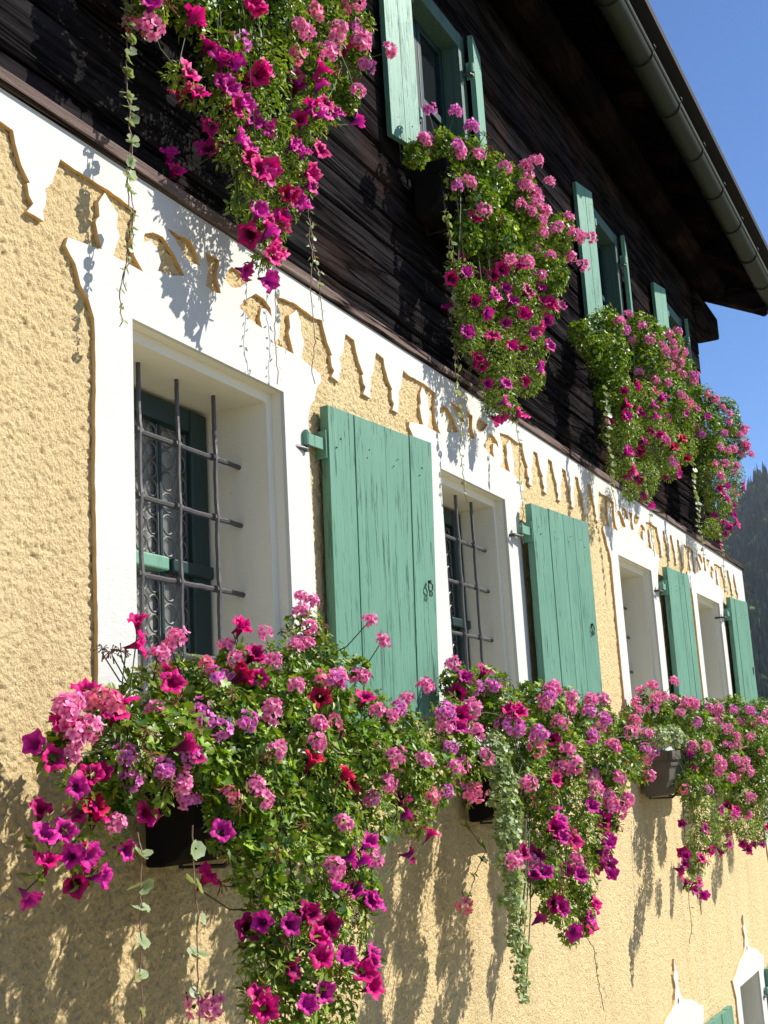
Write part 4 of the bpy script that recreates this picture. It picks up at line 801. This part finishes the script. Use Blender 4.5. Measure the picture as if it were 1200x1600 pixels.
GG = 'ivy geraniums in the flower boxes'; GP = 'hanging petunias in the flower boxes'
pl = [('b1g1', 'ivy_geranium', 'pink geranium at the left end of the nearest lower planter', 'ger', 115, .040, ('pet', .45, .034)),
      ('b1g2', 'ivy_geranium', 'large pink and lilac geranium filling the nearest lower planter', 'ger', 115, .038, ('pet', .35, .032)),
      ('b1g3', 'ivy_geranium', 'leafy geranium hanging below the nearest lower planter with few blooms', 'ger', 115, .036, ('pet', .45, .030)),
      ('b1p1', 'hanging_petunia', 'magenta petunia with dark throats dangling left of the nearest planter', 'pet', 75, .034, None),
      ('b1p2', 'hanging_petunia', 'magenta petunia trailing down to the bottom edge below the nearest planter', 'pet', 150, .030, ('ger', .2, .034)),
      ('u0g', 'ivy_geranium', 'pink geranium in the cut off upper left planter', 'ger', 110, .038, ('pet', .55, .034)),
      ('u0p', 'hanging_petunia', 'deep magenta petunia hanging from the upper left planter over the frieze', 'pet', 140, .032, None),
      ('u1g', 'ivy_geranium', 'pink geranium in front of the nearest pair of upper shutters', 'ger', 120, .038, ('pet', .3, .032)),
      ('u1p', 'hanging_petunia', 'magenta petunia hanging from the middle upper planter over the frieze', 'pet', 150, .030, None),
      ('u2g', 'ivy_geranium', 'green leafy geranium in the upper planter second from the corner', 'ger', 120, .038, ('pet', .3, .032)),
      ('u2p', 'hanging_petunia', 'magenta petunia hanging from the upper planter second from the corner', 'pet', 145, .032, None),
      ('u3g', 'ivy_geranium', 'pink geranium in the upper planter against the sky at the corner', 'ger', 115, .038, ('pet', .4, .032)),
      ('u3p', 'hanging_petunia', 'petunia hanging in front of the forest from the corner planter', 'pet', 140, .032, None),
      ('b2g', 'ivy_geranium', 'pink and lilac geranium under the second barred window', 'ger', 115, .038, ('pet', .35, .032)),
      ('b2p', 'hanging_petunia', 'purple and magenta petunia trailing below the second barred window', 'pet', 150, .030, ('ger', .15, .032)),
      ('b3g', 'ivy_geranium', 'pink geranium above and beside the bare grey planter end', 'ger', 115, .038, ('pet', .35, .032)),
      ('b3p', 'hanging_petunia', 'narrow dark magenta petunia trail under the third lower window', 'pet', 140, .032, None),
      ('b4g', 'ivy_geranium', 'pink geranium at the right edge under the last lower window', 'ger', 115, .038, ('pet', .4, .032)),
      ('b4p', 'hanging_petunia', 'short petunia fringe at the right edge under the last lower window', 'pet', 140, .032, None)]
for key, name, lab, kind, per, size, ex in pl:
    plant(key, name, lab, 'geranium' if 'g' in key[2:] else 'petunia', GG if 'g' in key[2:] else GP, kind, per, size, ex)
plant('b2v', 'trailing_creeper', 'pale variegated creeper cascading in a curtain below the second barred window', 'creeper', None, 'rnd', 85, .025, None, (.40, .46, .22))
plant('b3v', 'trailing_creeper', 'small tuft of white edged leaves on top of the bare grey planter', 'creeper', None, 'rnd', 200, .024, None, (.62, .64, .45))

# ---------------------------------------------------------------- single trailing strands
SL_ = dict(u0a=('long leafy strand hanging left of the upper left flowers', .040), u0b=('shorter leafy strand twined beside the long one at upper left', .032), u0c=('strand of tiny leaves ending beside the first green shutter top', .026), u0d=('leafy strand crossing the ledge right of the upper left petunia', .028), u0e=('thin strand over the frieze near the right side of the nearest window', .022),
           u1a=('long thin strand with pale leaves left of the middle upper petunia', .034), u1b=('leafy strand beside the thin pale one at the middle upper planter', .030), u1c=('strand hanging over the second green shutter hinge', .026), u2a=('pale leafy strand at the left of the second upper planter from the corner', .040), u2b=('fine strand hanging over the frieze above the third lower window', .030),
           u3a=('thick pale creeper strand at the left of the corner planter', .050), u3b=('fine strand over the last stretch of frieze', .030), b1a=('string of round scalloped leaves under the left end of the nearest planter', .038), b1b=('string of round leaves hanging in the shadow beside the nearest petunia', .042),
           b2a=('brown strand hanging below the second lower petunia', .026), b2b=('dark shaded ivy strand left of the variegated cascade', .055), b3a=('thin strand under the narrow petunia trail', .024))
for key, (lab, ls) in SL_.items():
    pts = [Vector([v / 1000 for v in p]) for p in STRANDS[key]]; base = pts[0]; root = empty('trailing_vine', base, lab, 'vine', 'single vine strands hanging from the boxes')
    fine = []
    for i in range(len(pts) - 1):
        L = (pts[i + 1] - pts[i]).length; n = max(2, int(L / .02))
        for k in range(n): fine.append(pts[i].lerp(pts[i + 1], k / n) + Vector((random.gauss(0, .0015) + .007 * math.sin(len(fine) * .31 + i) + .004 * math.sin(len(fine) * .83), random.gauss(0, .002) + .005 * math.sin(len(fine) * .47), 0)))
    fine.append(pts[-1]); s = MB(); s.tube([p - base for p in fine], .0016, 5); s.build('stem', M['redstem'], None).parent = root
    d = .0; P_ = []; T = []; Nn = []; S = []; step = {'u3a': .5, 'u2a': .6}.get(key, 1.0) * ls * (1.25 if key[0] == 'b' else 1.1); acc = 0; tot = sum((fine[i + 1] - fine[i]).length for i in range(len(fine) - 1)); run = 0
    for i in range(len(fine) - 1):
        l = (fine[i + 1] - fine[i]).length; acc += l; run += l
        if acc > step:
            acc = random.uniform(-.3, .2) * step; ang = random.uniform(0, 6.28); f = 1 - .6 * (run / tot) ** 3
            for sgn in (1, -1):
                t = Vector((math.cos(ang) * sgn, math.sin(ang) * sgn * .8 - .15, -.35)); P_.append(tuple(fine[i] + t * .006)); T.append(tuple(t)); Nn.append((random.gauss(.1, .5), -.8 + random.gauss(0, .35), .6 + random.gauss(0, .5))); S.append(ls * f * random.uniform(.65, 1.1))
    P_, T, Nn, S = np.array(P_), np.array(T), norm(np.array(Nn)), np.array(S)
    kd = 'ger' if key == 'b2b' else ('pet' if key in ('u0c', 'u0e', 'b2a', 'b3a') else 'rnd')
    me = leaves_mesh([(kd, P_ - np.array(base), Nn, T, S, colours('ger' if key == 'b2b' else 'rnd', len(P_)), (.42, .46, .28) if kd == 'rnd' else None)]); me.materials.append(M['leaf'])
    o = bpy.data.objects.new('leaves', me); C.objects.link(o); o.parent = root
print('objects', len(bpy.data.objects), 'verts', sum(len(m.vertices) for m in bpy.data.meshes))

# ---------------------------------------------------------------- valley haze
hz = MB(); hz.box(-2300, 2700, -2300, 2300, GZ - 8, 420)
mh = bpy.data.materials.new('haze_air'); mh.use_nodes = True; t_ = mh.node_tree; t_.nodes.remove(t_.nodes['Principled BSDF'])
pv = t_.nodes.new('ShaderNodeVolumePrincipled'); pv.inputs['Color'].default_value = (.80, .88, 1.0, 1); pv.inputs['Density'].default_value = .00007; pv.inputs['Anisotropy'].default_value = 0.2
t_.links.new(pv.outputs[0], t_.nodes['Material Output'].inputs['Volume'])
tag(hz.build('haze', mh), 'thin blue haze filling the valley air', 'haze', kind='stuff')
